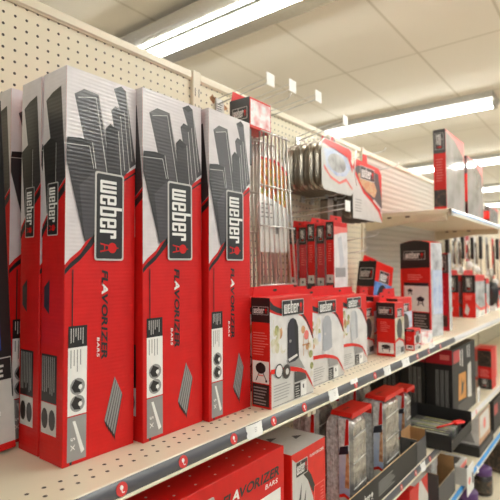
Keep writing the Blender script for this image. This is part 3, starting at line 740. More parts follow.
# ------------------------------------------------------------------ upper shelf boxes
Z5 = .266
def upper(x, w, h, label, d=.055, y=.622, pic='greyp'):
    c = Carton('upright_box', label, 'box', w, d, h, (x, y, Z5), 'red2', (0, 0, 0), 'glossy boxes on the upper shelf'); mb = MB(); L, F = c.left, c.front
    rect(mb, L, 0, .70*h, d, h, 'dgrey', 1); lines(mb, L, .2*d, .8*d, .35*h, .65*h, 9, 'pink', 1, .35); rect(mb, L, 0, .03*h, d, .24*h, 'dark', 1)
    rect(mb, F, .004, 0, w, .985*h, 'gloss', 1); poly(mb, F, [(.004, .985*h), (w, .985*h), (w, .55*h), (.93*w, .8*h), (.5*w, .93*h)], 'pink', 2); mb.build('artwork', c.o)
    badge(L.at(.15*d, .955*h, 1), .21*h, .7*d, c.o, l=3); return c
upper(2.275, .33, .372, 'tall glossy box with black and red spine at the near end of the upper shelf')
upper(2.66, .36, .318, 'tall glossy box second along the upper shelf')
upper(3.18, .26, .105, 'low red box with black band at the far end of the upper shelf', pic='red2')

# ------------------------------------------------------------------ hanging goods
def hook(x, z, yt, label, price=True, rise=.02, group='wire peg hooks on the back boards'):
    o = empty('peg_hook', (x, YW, z), label, 'hook', group); Lh = YW - yt
    mb = MB(); mb.box((-.014, -.006, -.016), (.014, -.001, .016), 'chrome', .001); mb.build('backplate', o)
    mb = MB(); mb.tube([(0, -.002, 0), (0, -Lh*.5, rise*.5), (0, -Lh, rise)], .0022, 'chrome'); mb.build('rod', o)
    if not price:
        mb = MB(); mb.tube([(0, -Lh, rise), (0, -Lh - .01, rise + .004), (0, -Lh - .016, rise + .016)], .0022, 'chrome'); mb.build('rod_tip', o)
    else:
        mb = MB(); mb.tube([(0, -.002, .018), (0, -Lh - .01, rise + .018)], .0014, 'chrome'); mb.build('tag_wire', o)
        mb = MB(); mb.box((-.021, -Lh - .013, rise - .012), (.021, -Lh - .0105, rise + .028), 'tag', .0015); mb.build('price_plate', o)
    return o
hook(1.16, .538, .83, 'wire peg hook with white plate, leftmost at the top of the back board')
hook(1.275, .552, .825, 'wire peg hook with white plate, second from the left at the top')
hook(1.44, .565, .825, 'wire peg hook with white plate, third from the left at the top')
hook(1.645, .515, .825, 'wire peg hook with white plate above the stack of steel pans', rise=.035)
hook(1.97, .48, .80, 'bare wire peg hook above the card with the food picture', False)
hook(1.585, .195, .79, 'wire peg hook with white plate above the narrow red hanging boxes')
hook(1.22, .50, .80, 'bare wire peg hook between the wire racks and the steel pans', False)
hook(2.12, .44, .80, 'bare wire peg hook just left of the upper shelf', False)
hook(2.02, .12, .86, 'bare wire peg hook under the food picture card', False)
hook(1.90, .05, .86, 'bare wire peg hook left of the tilted box', False)
# clip label on the board
mb = MB(); mb.box((1.145, YW - .006, .505), (1.185, YW - .001, .545), 'silver', .001); o = mb.build('clip_label'); o.location.z = CZ
tag(o, 'small grey label clip on the back board beside the slotted upright', 'label')
k = MB(); lines(k, Fr((1.148, YW - .0062, .51), (1, 0, 0), (0, 0, 1)), 0, .03, 0, .03, 4, 'dgrey', 1); k.build('print', o)

# chrome wire racks on one hook
def wire_rack(y, label, card=False, dx=0.0, head=False):
    o = empty('wire_rack', (1.075 + dx, y, -.055 if head else -.072), label, 'grill rack', 'chrome wire racks hanging on one hook')
    H = .455; mb = MB()
    for k in range(8 if card else 10):
        q = k/(7 if card else 9); mb.tube([(.188*q, 0, .0), (.135*q + .01, .004, H)], .0030, 'chrome', 6)
    mb.build('rods', o)
    for z in (.005, .175, .29, H - .01):
        f = 1 - z/H; x1 = .135 + .053*f + .01*(1 - f)
        c = MB(); c.tube([(.01*(1 - f) - .003, -.004, z), (x1 + .003, -.004, z)], .0026, 'chrome'); c.build('cross_wire', o)
    if card:
        c = MB(); c.box((.006, .006, .10), (.150, .0075, .375), 'white'); co = c.build('card', o)
        a = MB(); f = Fr((.006, .0058, .10), (1.2, 0, 0), (0, 0, 1))
        poly(a, f, [(0, .17), (.06, .155), (.12, .135), (.12, .235), (.08, .262), (.03, .272), (0, .262)], 'food', 1)
        poly(a, f, [(0, .262), (.03, .272), (.08, .262), (.12, .235), (.12, .25), (.08, .275), (0, .275)], 'red2', 2)
        lines(a, f, .01, .06, .10, .15, 4, 'grey', 1, .3); rect(a, f, .055, .045, .09, .09, 'white', 1); rect(a, f, .062, .055, .083, .08, 'grey', 2); a.build('artwork', co)
    if head:
        c = MB(); c.box((-.042, .0, H - .01), (.06, .072, H + .076), 'red2', .001); ho = c.build('header_box', o)
        a = MB(); L = Fr((-.042, .072, H - .01), (0, -1, 0), (0, 0, 1)); f = Fr((-.042, 0, H - .01), (1, 0, 0), (0, 0, 1))
        rect(a, L, 0, 0, .072, .086, 'black', 1); rect(a, f, .004, .008, .098, .08, 'glare', 1); a.build('artwork', ho)
        badge(L.at(.010, .026), .054, .034, ho, l=3)
        c = MB(); c.prism([(-.038, H + .075), (.056, H + .075), (.05, H + .108), (-.03, H + .108)], .070, .0715, 'red', 'XZ'); c.build('hang_tab', ho)
        c = MB(); c.box((-.042, .004, .34), (-.027, .05, H - .012), 'dgrey', .002); c.build('handle', o)
    return o
wire_rack(.80, 'front chrome wire rack with food picture card and boxed header', True, 0, True)
wire_rack(.835, 'chrome wire rack hanging second, right behind the one with the card', False, -.020)
wire_rack(.86, 'chrome wire rack hanging third behind the front one', False, -.010)
wire_rack(.885, 'chrome wire rack hanging fourth, nearest the back board', False, -.016)

# stack of shallow steel pans
def rounded(x0, z0, x1, z1, r, n=5):
    pts = []
    for cx, cz, s0 in ((x1 - r, z0 + r, -90), (x1 - r, z1 - r, 0), (x0 + r, z1 - r, 90), (x0 + r, z0 + r, 180)):
        for k in range(n + 1):
            a = math.radians(s0 + 90*k/n); pts.append((cx + r*math.cos(a), cz + r*math.sin(a)))
    return pts
def pan_mesh(mb, w, h, dep, m, y0=0, rr=.055):
    """an open pan: rim, sloped wall, floor; opening towards the wall (+y)"""
    rings = [(0.0, 0.0), (.006, .0), (.012, dep*.3), (.03, dep), ]
    prev = None; out = []
    for ins, y in rings:
        out.append([(a, y0 - y, b) for a, b in rounded(ins, ins, w - ins, h - ins, rr - ins*.5)])
    n = len(out[0])
    for i in range(len(out) - 1):
        mb.raw(out[i] + out[i + 1], [(k, (k + 1) % n, (k + 1) % n + n, k + n) for k in range(n)], m, True)
    mb.raw(out[-1], [tuple(range(n))], m)
    mb.tube(out[0], .0022, m, 5, True)
def steel_pan(y, label, card=None, x=1.53, z=.292, dx=0, tabx=.12):
    o = empty('grill_pan', (x + dx, y, z), label, 'grill pan', 'steel grill pans hanging in a row'); w, h = .265, .188
    mb = MB(); pan_mesh(mb, w, h, .022, 'steel', .012); mb.build('pan', o)
    mb = MB(); mb.tube([(.11, .012, h - .004), (.115, .010, h + .03), (.133, .01, h + .045), (.15, .010, h + .03), (.155, .012, h - .004)], .0025, 'chrome'); mb.build('hanger_wire', o)
    if card == 'tab' or card == 'front':
        mb = MB(); mb.prism([(tabx, h - .01), (tabx + .034, h - .01), (tabx + .03, h + .034), (tabx + .004, h + .034)], .014, .0155, 'red2', 'XZ'); mb.build('hang_tab', o)
    if card == 'front':
        c = MB(); c.prism(rounded(.004, -.004, .262, h + .002, .03), -.0128, -.0114, 'lgrey', 'XZ'); co = c.build('card', o)
        f = Fr((0, -.0128, 0), (1, 0, 0), (0, 0, 1)); a = MB()
        poly(a, f, [(.006, h - .018), (.25, h - .045), (.25, h - .012), (.23, h - .002), (.03, h)], 'red2', 1)
        poly(a, f, [(.02, .15), (.10, .165), (.20, .15), (.245, .11), (.20, .07), (.12, .06), (.04, .085)], 'lblue', 1); disc(a, f, .125, .110, .075, .036, 'greyp', 2)
        poly(a, f, [(.02, .075), (.07, .045), (.14, .03), (.20, .05), (.255, .02), (.255, .03), (.2, .062), (.14, .04), (.07, .055), (.02, .09)], 'pink', 4)
        poly(a, f, [(.20, .165), (.23, .13), (.258, .09), (.258, .12), (.235, .155), (.21, .175)], 'red2', 3)
        a.build('artwork', co)
    return o
pos = ['hanging front with white and red card', 'hanging second, just behind the carded one', 'hanging third from the front', 'hanging fourth from the front', 'hanging fifth from the front', 'hanging sixth from the front', 'hanging last, closest to the back board']
for i in range(7):
    steel_pan(.868 + .0225*i, 'shallow brushed steel grill pan ' + pos[i], 'front' if i == 0 else ('tab' if i < 3 else None), dx=[0, -.006, .003, -.004, .002, -.005, .001][i], tabx=[.12, .10, .14, .12, .12, .12, .12][i])
# carded basket with food picture and the dark pans behind it
def food_card(y, label, front=True):
    o = empty('grill_basket', (1.800, y, .203), label, 'grill basket', 'carded grill baskets left of the upper shelf'); w, h = .300, .25
    mb = MB(); pan_mesh(mb, w, h*.75, .02, 'steeld', .012); mb.build('basket', o)
    if front:
        c = MB(); c.prism([(.0, 0), (w, 0), (w, h - .03), (w - .03, h - .005), (.03, h)] + [(.0, h - .04)], -.012, -.0105, 'lgrey', 'XZ'); co = c.build('card', o)
        f = Fr((0, -.012, 0), (1, 0, 0), (0, 0, 1)); a = MB()
        poly(a, f, [(0, h - .04), (.03, h), (w - .03, h - .005), (w, h - .03), (w, .05), (.27, .055), (.19, .095), (.10, .13), (.03, .19), (0, .215)], 'dgrey', 1)
        poly(a, f, [(.05, .19), (.10, .205), (.20, .19), (.245, .14), (.22, .105), (.13, .125), (.07, .155)], 'food2', 2)
        poly(a, f, [(0, h - .04), (.03, h), (w - .03, h - .005), (w, h - .03), (w, .10), (.275, .18), (.26, .22), (.05, .225), (.02, .21), (0, .215)], 'red2', 2)
        poly(a, f, [(0, .21), (.03, .175), (.10, .115), (.19, .08), (.26, .045), (w, .0), (w, .02), (.27, .062), (.19, .098), (.10, .133), (.03, .195), (0, .222)], 'red2', 3)
        lines(a, f, .02, .09, .03, .09, 5, 'grey', 2, .3); poly(a, f, [(.20, .09), (w, .05), (w, .06), (.21, .10)], 'lgrey', 4)
        a.build('artwork', co); badge(f.at(.07, .172), .15, .058, co, l=5)
        c = MB(); c.prism([(.10, h - .004), (.15, h - .004), (.145, h + .034), (.105, h + .034)], -.0105, -.009, 'red2', 'XZ'); c.build('hang_tab', o)
        c = MB(); c.tube([(.02, -.02, h + .03), (-.01, -.03, h - .02), (-.02, -.03, h - .07), (.0, -.03, h - .12)], .002, 'chrome'); c.build('loop_wire', o)
    return o
food_card(.872, 'grill basket with red bordered card, logo and plated food picture')
for i, lb in enumerate(['second', 'third', 'fourth']):
    food_card(.905 + .032*i, 'dark steel grill basket hanging %s behind the food picture card' % lb, False)
# wooden-handled tool ends between pans and card: narrow dark cartons
for i, (x, lb) in enumerate([(1.66, 'left of its twin'), (1.735, 'right of its twin')]):
    o = empty('rotisserie_tool', (x, .90, .10), 'long dark brown handled grill tool hanging below the steel pans, ' + lb, 'grill tool', 'brown handled tools below the pans')
    mb = MB(); mb.prism(rounded(0, .02, .045, .172, .012), 0, .035, 'steeld', 'XZ'); mb.build('handle', o)
    mb = MB(); mb.tube([(.022, .017, .0), (.022, .017, .022)], .006, 'chrome'); mb.build('ferrule', o)
    mb = MB(); mb.tube([(.022, .017, .17), (.022, .017, .19)], .005, 'chrome'); mb.build('shank', o)

hook(1.682, .282, .885, 'short wire hook holding the left brown handled tool', False, .0)
hook(1.757, .282, .885, 'short wire hook holding the right brown handled tool', False, .0)
# narrow red boxes in a row on a hook
lb5 = ['front one with pale picture facing the aisle', 'second from the front', 'third from the front', 'fourth from the front', 'last one half hidden by the wire rack']
for i in range(5):
    y = [.808, .846, .886, .922, .965][i]; z = [-.08, -.092, -.083, -.094, -.09][i]
    c = Carton('narrow_hanging_box', 'narrow red hanging box with black logo panel, ' + lb5[i], 'box', .108, .031, .245, (1.53, y, z), 'darkred' if i % 2 else 'red', (0, 0, 0), 'narrow red boxes hanging in a row')
    L, F, d, h, w = c.left, c.front, c.d, c.h, c.w; mb = MB()
    rect(mb, L, 0, .73*h, d, .995*h, 'black', 1); lines(mb, L, .25*d, .75*d, .42*h, .70*h, 8, 'pink', 1, .3); rect(mb, L, .06*d, .10*h, .94*d, .22*h, 'lgrey', 1); rect(mb, L, .4*d, .14*h, .6*d, .18*h, 'dgrey', 2); rect(mb, L, 0, 0, d, .10*h, 'dgrey', 1)
    rect(mb, F, .003, 0, w, .93*h, 'patio', 1); poly(mb, F, [(.003, .93*h), (w, .93*h), (w, .86*h), (.05, .84*h), (.003, .80*h)], 'pink', 2); poly(mb, F, [(.03, .75*h), (.06, .8*h), (.08, .4*h), (.05, .3*h)], 'coverg2', 2); rect(mb, F, .01, .18*h, .09, .32*h, 'grey', 2); mb.build('artwork', c.o)
    badge(L.at(.18*d, .96*h, 1), .19*h, .64*d, c.o, l=3); c.flap('red2', .024, (.02, .9), d*.5)

# far pegboard tools
o0 = None; random.seed(11)
def far_tool(x, y, z, kind, label):
    o = empty('grill_tool', (x, y, z), label, 'grill tool', 'grill tools on the far back board')
    if kind == 'handle':
        mb = MB(); mb.prism(rounded(-.016, -.14, .016, .04, .012, 3), -.011, .011, 'black', 'XZ'); mb.build('handle', o)
        mb = MB(); mb.tube([(0, 0, -.14), (0, 0, -.32)], .0045, 'steel'); mb.build('shank', o)
        mb = MB(); mb.prism(rounded(-.03, -.41, .03, -.31, .014, 3), -.003, .003, 'steel', 'XZ'); mb.build('blade', o)
    else:
        w, h, m = {'red': (.10, .16, 'darkred'), 'white': (.06, .20, 'white'), 'long': (.075, .30, 'red'), 'grey': (.07, .24, 'grey')}[kind]
        mb = MB(); mb.prism(rounded(-w/2, -h, w/2, .04, .008, 3), -.002, 0, m, 'XZ'); co = mb.build('card', o)
        f = Fr((-w/2, -.002, -h), (1, 0, 0), (0, 0, 1)); a = MB(); rect(a, f, w*.2, h*.75, w*.8, h*.95, 'black' if kind != 'red' else 'white', 1); rect(a, f, w*.15, h*.08, w*.85, h*.4, 'lgrey', 1); a.build('artwork', co)
        mb = MB(); mb.tube([(0, -.012, -h*.1), (0, -.012, -h*.9)], .009, 'steel'); mb.build('tool', o)
        mb = MB(); mb.lathe([(.008, 0), (.022, .01), (.024, .03), (.01, .05)], (0, -.014, -h - .05), 'white', 10); mb.build('tip', o)
    return o
kinds = [(3.56, .975, 'handle', 'black handled grill tool, first from the left on the far board'), (3.63, .955, 'white', 'white carded tool just right of the first black handle on the far board'),
         (3.70, .965, 'handle', 'black handled grill tool, second black handle on the far board'), (3.80, .96, 'white', 'narrow white carded tool left of the square red card'),
         (3.74, .885, 'red', 'square red card with white label hanging on the far board'), (3.90, .955, 'handle', 'black handled grill tool behind the square red card'),
         (4.02, .95, 'grey', 'grey carded tool behind the right edge of the square red card'), (4.00, .89, 'white', 'white carded tool right of the square red card'),
         (4.14, .94, 'handle', 'black handled grill tool right of the white carded one'), (4.10, .87, 'handle', 'black handled grill tool left of the tall grey card'),
         (4.26, .86, 'grey', 'tall grey carded tool left of the long red card'), (4.42, .845, 'long', 'long bright red card hanging near the right edge'), (4.58, .84, 'handle', 'black handled grill tool at the right edge past the long red card'),
         (4.85, .86, 'red', 'red card at the right edge on the second farthest board'), (5.1, .86, 'handle', 'black handled tool at the right edge on the second farthest board'), (5.35, .86, 'white', 'white carded tool at the far right edge')]
for x, y, kd, lb in kinds:
    far_tool(x, y, .20, kd, lb)
    hook(x, .235, y - .02, 'wire hook holding the ' + lb[:60].split(',')[0], False, .0, 'hooks of the far tools')
# far goods on the main shelf past the bundle
for i, (x, y, w, h, lb) in enumerate([(4.05, .74, .2, .12, 'low far red box beyond the black bundle'), (4.45, .72, .22, .14, 'far red box at the right edge of the main shelf'), (4.95, .72, .25, .2, 'farther red box at the right edge of the main shelf'), (5.6, .72, .3, .24, 'farthest red box on the main shelf')]):
    c = Carton('small_box', lb, 'box', w, .09, h, (x, y, SH1), 'red2', (0, 0, 0), 'small red boxes on the far part of the main shelf'); mb = MB()
    rect(mb, c.left, 0, .6*h, .09, h, 'black', 1); rect(mb, c.front, .01, .05*h, w - .01, .8*h, 'greyp', 1); mb.build('artwork', c.o); badge(c.left.at(.01, .68*h), .07, .22*h, c.o, l=3)

# ------------------------------------------------------------------ lower shelf
# wide red carton
c = Carton('wide_carton', 'wide flat red carton with black product lettering lying under the main shelf', 'box', .73, .26, .313, (.192, .62, SH2), 'red')
F = c.front; mb = MB()
for px, pz in [(.30 + .055*k + .02*(r % 2), .022 + .035*r) for k in range(8) for r in range(5) if .30 + .055*k + .02*(r % 2) < .71]: disc(mb, c.top, px, pz, .0026, .0026, 'lgrey', 1, 8)
mb.build('dot_pattern', c.o); mb = MB()
rect(mb, F, .59, .06, .715, .225, 'white', 1); rect(mb, F, .62, .1, .70, .2, 'greyp', 2); mb.build('artwork', c.o)
badge(F.at(.375, .208), .118, .080, c.o, l=3)
t = MB(); text(t, F.at(.515, .256), 'FLAVORIZER', .195, .020, ['black']*2 + ['white'] + ['black']*7, 3, .034, .25, .03); text(t, F.at(.656, .240), 'BARS', .046, .010, 'white', 3, .02, .2); t.build('lettering', c.o)
# grey and red box beside it
c = Carton('grey_red_box', 'grey topped box with red front and logo beside the wide red carton', 'box', .165, .20, .273, (.968, .63, SH2), 'red2', (0, 0, 0))
F, w, h = c.front, c.w, c.h; mb = MB()
rect(mb, c.top, 0, 0, w, .2, 'lgrey', 1)
for (a, b) in ((.04, .09), (.10, .05), (.06, .15)): poly(mb, c.top, [(a, b), (a + .035, b + .004), (a + .012, b + .022)], 'dgrey', 2)
poly(mb, F, [(.004, 0), (.12, 0), (.10, .14), (.075, .19), (.04, .235), (.004, .262)], 'lgrey', 1)
poly(mb, F, [(.05, .215), (.075, .19), (.10, .15), (.112, .16), (.09, .2), (.07, .222)], 'black', 2)
for a, b in ((.035, .09), (.05, .13), (.03, .15)): poly(mb, F, [(a, b), (a + .012, b + .006), (a + .016, b + .045)], 'dgrey', 2)
rect(mb, F, .104, .118, .158, .165, 'pink', 3); rect(mb, F, .106, .120, .156, .163, 'red2', 4); lines(mb, F, .136, .154, .124, .158, 4, 'pink', 5, .3); mb.build('artwork', c.o)
badge(F.at(.018, .212), .055, .038, c.o, l=4)
t = MB(); text(t, F.at(.085, .243), 'FLAVORIZER', .07, .007, 'white', 3); t.build('lettering', c.o)

# foil pan packs
def foil_pack(x, y, w, h, d, label, z=SH2 + .003, cap=True, front=True, rz=0):
    o = empty('foil_pan_pack', (x, y, z), label, 'foil pans', 'wrapped packs of foil pans on the lower shelf', rz)
    mb = MB(); n = 13; fy = .034
    for k in range(n):
        a = fy + (d - fy)*k/n; b = fy + (d - fy)*(k + .72)/n; j = random.uniform(0, .003)
        mb.prism(rounded(.002 + j, 0, w - .002 - j, h - j - .002*(k % 2) - .022*((k + 1)/n)**4, .026, 4), a, b, 'foilr', 'XZ')
    mb.prism(rounded(.008, .006, w - .008, h - .03, .024, 4), fy, d, 'foilr', 'XZ'); mb.build('pan_stack', o)
    mb = MB(); pan_mesh(mb, w, h - .004, .030, 'film', fy, .03)
    mb.build('front_pan', o)
    for zz in (.25, .5, .75):
        mb = MB(); mb.tube([(.030, .003, h*zz), (w - .030, .003, h*(zz + .02))], .0018, 'foil'); mb.build('crease', o)
    # printed panel on the near side
    c = MB(); c.box((-.003, .002, 0), (-.0015, .034, h - .01), 'lblue'); co = c.build('side_card', o); a = MB(); L = Fr((-.003, .034, 0), (0, -1, 0), (0, 0, 1))
    rect(a, L, 0, .66*h, .032, .96*h, 'foilr', 1); poly(a, L, [(.018, .70*h), (.032, .72*h), (.032, .96*h), (.024, .96*h)], 'red2', 2); poly(a, L, [(0, .60*h), (.03, .63*h), (.03, .71*h), (.004, .68*h)], 'navy', 3); poly(a, L, [(.018, .3*h), (.032, .3*h), (.032, .66*h), (.024, .66*h)], 'orangep', 1)
    poly(a, L, [(0, .22*h), (.016, .245*h), (.032, .22*h), (.032, 0), (0, 0)], 'red2', 2); poly(a, L, [(0, .19*h), (.016, .21*h), (.032, .19*h), (.032, 0), (0, 0)], 'lgrey', 3); rect(a, L, .008, .06*h, .024, .14*h, 'white', 4); a.build('artwork', co)
    if cap:
        c = MB(); c.prism([(.004, h - .008), (.012, h + .002), (w - .004, h + .003), (w + .004, h - .012), (w + .004, h - .03), (w + .003, h - .03), (w + .003, h - .012), (w - .005, h + .0018), (.012, h + .0008), (.005, h - .009)], -.001, d*.80, 'red2', 'XZ')
        c.prism([(.008, h - .012), (.014, h + .002), (w - .004, h + .003), (w + .003, h - .012)], -.003, -.001, 'red2', 'XZ')
        co = c.build('card_sleeve', o); a = MB(); T = Fr((0, 0, h + .003), (1, 0, 0), (0, 1, 0)); text(a, T.at(.03, .03), 'FOIL', .04, .009, 'black', 2); a.build('lettering', co)
    return o
foil_pack(1.262, .622, .145, .294, .080, 'foil pan pack with red sleeve, nearest of the front row beside the grey topped box')
foil_pack(1.50, .620, .175, .290, .082, 'foil pan pack with red sleeve, second and largest in the front row')
foil_pack(1.840, .672, .100, .240, .070, 'short foil pan pack with red sleeve, rightmost in the front row')
foil_pack(1.245, .725, .145, .318, .08, 'foil pan pack in the second row behind the nearest one')
foil_pack(1.53, .725, .15, .324, .08, 'foil pan pack in the second row behind the largest one')
foil_pack(1.13, .85, .15, .290, .08, 'foil pan pack at the back beside the grey topped box')
# display tray in front of them
o = empty('display_tray', (1.195, .603, SH2), 'black cardboard display tray with white lettering under the foil pan packs', 'tray'); L = .566
mb = MB(); mb.box((0, 0, 0), (L, .018, .003), 'trayb'); mb.box((0, 0, 0), (L, .003, .082), 'trayb'); mb.box((0, .0, .0815), (L, .003, .083), 'boarde'); mb.build('front_panel', o)
mb = MB(); f = Fr((0, 0, 0), (1, 0, 0), (0, 0, 1)); lines(mb, f, .22, .36, .018, .064, 6, 'grey', 1, .45); mb.build('lettering', o)
badge(f.at(.075, .018), .11, .042, o, l=1, icon='white', edge='trayb', back='trayb')
mb = MB(); mb.box((L - .003, 0, 0), (L, .022, .082), 'trayb'); mb.build('end_panel', o)
# open cardboard box
o = empty('open_carton', (1.765, .604, SH2), 'open grey cardboard box with brown inside between the foil packs and the black tray', 'box')
W, D, H = .105, .062, .088
for nm, a, b in (('side_panel', (0, 0, 0), (.003, D, H)), ('side_panel', (W - .003, 0, 0), (W, D, H + .012)), ('front_panel', (0, 0, 0), (W, .003, H - .012)), ('rear_panel', (0, D - .003, 0), (W, D, H + .02))):
    mb = MB(); mb.box(a, b, 'trayg'); 
    if nm == 'rear_panel': mb.box((.003, D - .0036, .004), (W - .003, D - .003, H + .02), 'board')
    if nm == 'side_panel' and a[0] > 0: mb.box((a[0] - .0005, .003, .004), (a[0], D - .003, b[2]), 'board')
    if nm == 'side_panel': mb.box((a[0] + .0002, a[1], b[2] - .0005), (b[0], b[1], b[2] + .0005), 'boarde')
    mb.build(nm, o)
# big black boxes
for i, (y, lb) in enumerate([(.622, 'big black box with red top band and orange picture, nearest the aisle'), (.748, 'big black box in the middle behind the one with the orange picture'), (.874, 'big black box farthest back beside the wall')]):
    c = Carton('black_box', lb, 'box', .43, .12, .335, (2.31, y, SH2), 'black', (0, 0, 0), 'big black boxes on the lower shelf'); L, F, d, h, w = c.left, c.front, c.d, c.h, c.w; mb = MB()
    rect(mb, L, 0, .80*h, d, h, 'darkred', 1); rect(mb, F, .0, 0, w, h, 'trayb', 1); rect(mb, F, .2*w, 0, w, .2*h, 'dgrey', 2)
    for k in range(3): vlines(mb, L, d*(.38 + .18*k), d*(.38 + .18*k + .14), .08*h, .72*h, 3, 'silver', 2, .28, .25)
    poly(mb, F, [(.22*w, .25*h), (.55*w, .22*h), (.55*w, .60*h), (.25*w, .62*h)], 'orange', 3); poly(mb, F, [(.33*w, .3*h), (.42*w, .34*h), (.48*w, .5*h), (.40*w, .46*h), (.36*w, .55*h)], 'black', 4)
    poly(mb, F, [(.62*w, .2*h), (.80*w, .17*h), (.80*w, .70*h), (.64*w, .68*h)], 'lgrey', 3); rect(mb, F, .05*w, .8*h, .3*w, .97*h, 'darkred', 3)
    vlines(mb, F, .30*w, .48*w, .68*h, .95*h, 2, 'lgrey', 3, .5); vlines(mb, F, .62*w, .80*w, .75*h, .97*h, 2, 'lgrey', 3, .5); mb.build('artwork', c.o)
    t = MB(); text(t, L.at(.3*d, .87*h), 'grill', .5*d, .05*h, 'white', 3) if False else rect(t, L, .55*d, .86*h, .9*d, .93*h, 'pink', 3); t.build('print', c.o)
# black open tray with goods
o = empty('black_tray', (1.955, .535, SH2 + .001), 'open black cardboard tray of small goods jutting over the lower shelf edge', 'tray')
W, D, H = .318, .24, .062
for nm, a, b in (('base', (0, 0, 0), (W, D, .003)), ('end_panel', (0, 0, 0), (.003, D, H)), ('end_panel', (W - .003, 0, 0), (W, D, H + .02)), ('front_panel', (0, 0, 0), (W, .003, H*.7)), ('rear_panel', (0, D - .003, 0), (W, D, H + .02))):
    mb = MB(); mb.box(a, b, 'trayb'); mb.build(nm, o)
for i in range(9):
    mb = MB(); mb.box((0, 0, 0), (.018, .19, .044), ['grey', 'tools', 'dgrey', 'dgrey', 'tools'][i % 5], .003); k = mb.build('small_pack'); k.location = (1.972 + .026*i, .560, SH2 + .005 + CZ)
    tag(k, 'small flat pack standing in the open black tray, %s' % ['nearest end', 'second from the near end', 'third along', 'fourth along', 'middle one', 'sixth along', 'seventh along', 'second from the far end', 'far end'][i], 'pack', 'small packs in the black tray')
    a = MB(); rect(a, Fr((0, 0, .044), (1, 0, 0), (0, 1, 0)), .004, .02, .014, .15, 'grey' if i % 2 else 'green', 1); a.build('print', k)
o = empty('silicone_brush', (2.06, .62, SH2 + .0525), 'bright red basting brush lying across the goods in the black tray', 'brush', None, -.45)
mb = MB(); mb.tube([(0, 0, 0), (.10, 0, .004)], .004, 'red2', 8); mb.build('handle', o)
mb = MB(); mb.box((.10, -.015, -.003), (.155, .015, .010), 'red2', .005); mb.build('brush_head', o)
# red and black box and a sign at the right
c = Carton('red_black_box', 'red and black box with sandwich picture standing alone on the lower shelf at right', 'box', .12, .075, .235, (3.09, .612, SH2), 'red'); L, d, h = c.left, c.d, c.h; mb = MB()
rect(mb, L, 0, .55*h, d, .95*h, 'dark', 1); rect(mb, L, 0, 0, d, .26*h, 'black', 1); lines(mb, L, .15*d, .85*d, .30*h, .5*h, 6, 'pink', 1); mb.build('artwork', c.o); badge(L.at(.3*d, .24*h, 1), .18*h, .4*d, c.o, l=3)
c = Carton('pink_box', 'pale pink box past the red and black one at the right edge', 'box', .2, .1, .2, (3.30, .66, SH2), 'pink'); mb = MB(); rect(mb, c.left, .01, .02, .09, .12, 'lgrey', 1); mb.build('artwork', c.o)
o = empty('shelf_sign', (2.74, .612, SH2), 'small upright white sign at the lower shelf edge', 'sign')
mb = MB(); mb.box((0, 0, .0), (.05, .002, .08), 'white', .0006); mb.build('sign_plate', o); mb = MB(); lines(mb, Fr((0, 0, 0), (1, 0, 0), (0, 0, 1)), (.01), .04, .02, .07, 4, 'grey', 1); mb.build('print', o)

# ------------------------------------------------------------------ third shelf and base
def open_box(name, loc, W, D, H, label, m='trayg', front_h=None):
    o = empty(name, loc, label, 'carton')
    for nm, a, b in (('base', (0, 0, 0), (W, D, .003)), ('side_panel', (0, 0, 0), (.003, D, H)), ('side_panel', (W - .003, 0, 0), (W, D, H)), ('front_panel', (0, 0, 0), (W, .003, front_h or H)), ('rear_panel', (0, D - .003, 0), (W, D, H))):
        mb = MB(); mb.box(a, b, m); mb.box((a[0], a[1], b[2] - .0004), (b[0], b[1], b[2] + .0006), 'boarde')
        if nm != 'base': 
            if nm == 'side_panel' and a[0] > 0: mb.box((a[0] - .0005, a[1] + .003, .003), (a[0], b[1] - .003, b[2]), 'board')
            if nm == 'rear_panel': mb.box((a[0] + .003, a[1] - .0005, .003), (b[0] - .003, a[1], b[2]), 'board')
        mb.build(nm, o)
    return o
open_box('open_carton', (2.02, .606, SH3), .24, .26, .15, 'open carton of upright foil pans on the third shelf', front_h=.10)
for i in range(4):
    o = empty('foil_pan_stack', (2.045 + .052*i, .64 + .012*i, SH3 + .004), 'upright stack of foil pans in the open carton, %s' % ['nearest', 'second', 'third', 'farthest'][i], 'foil pans', 'foil pan stacks in the open carton')
    mb = MB()
    for k in range(6): mb.prism(rounded(.0, 0, .165, .205 - .006*(k % 2), .03, 4), .006*k, .006*k + .004, 'foilr', 'YZ')
    mb.build('pans', o)
    mb = MB(); mb.box((.0, -.003, .10), (.034, -.001, .14), 'lgrey'); mb.build('label', o)
c = Carton('red_box', 'red and grey box on the third shelf just under the lower price strip', 'box', .20, .14, .20, (1.70, .61, SH3), 'red'); mb = MB()
poly(mb, c.front, [(.06, 0), (.2, 0), (.2, .12), (.12, .2), (.10, .2)], 'lgrey', 1); rect(mb, c.top, .05, 0, .2, .14, 'lgrey', 1); mb.build('artwork', c.o)
for i in range(2):
    c = Carton('flat_box', 'small flat pinkish box in a stack on the third shelf, %s' % ['lower of two', 'upper of two'][i], 'box', .13, .10, .033, (2.37 + .008*i, .61 + .006*i, SH3 + .034*i), 'lgrey' if i else 'black', (0, 0, 0), 'flat boxes stacked on the third shelf')
    mb = MB(); rect(mb, c.left, .004, .004, .096, .028, 'pink' if i else 'dgrey', 1); rect(mb, c.front, .004, .004, .126, .028, 'pink' if i else 'dgrey', 1); rect(mb, c.top, .02, .02, .11, .08, 'dark', 1); mb.build('artwork', c.o)
o = empty('end_display', (2.33, .572, SH3 - .045), 'pale cardboard end panel with pink print standing at the blue strip', 'display'); 
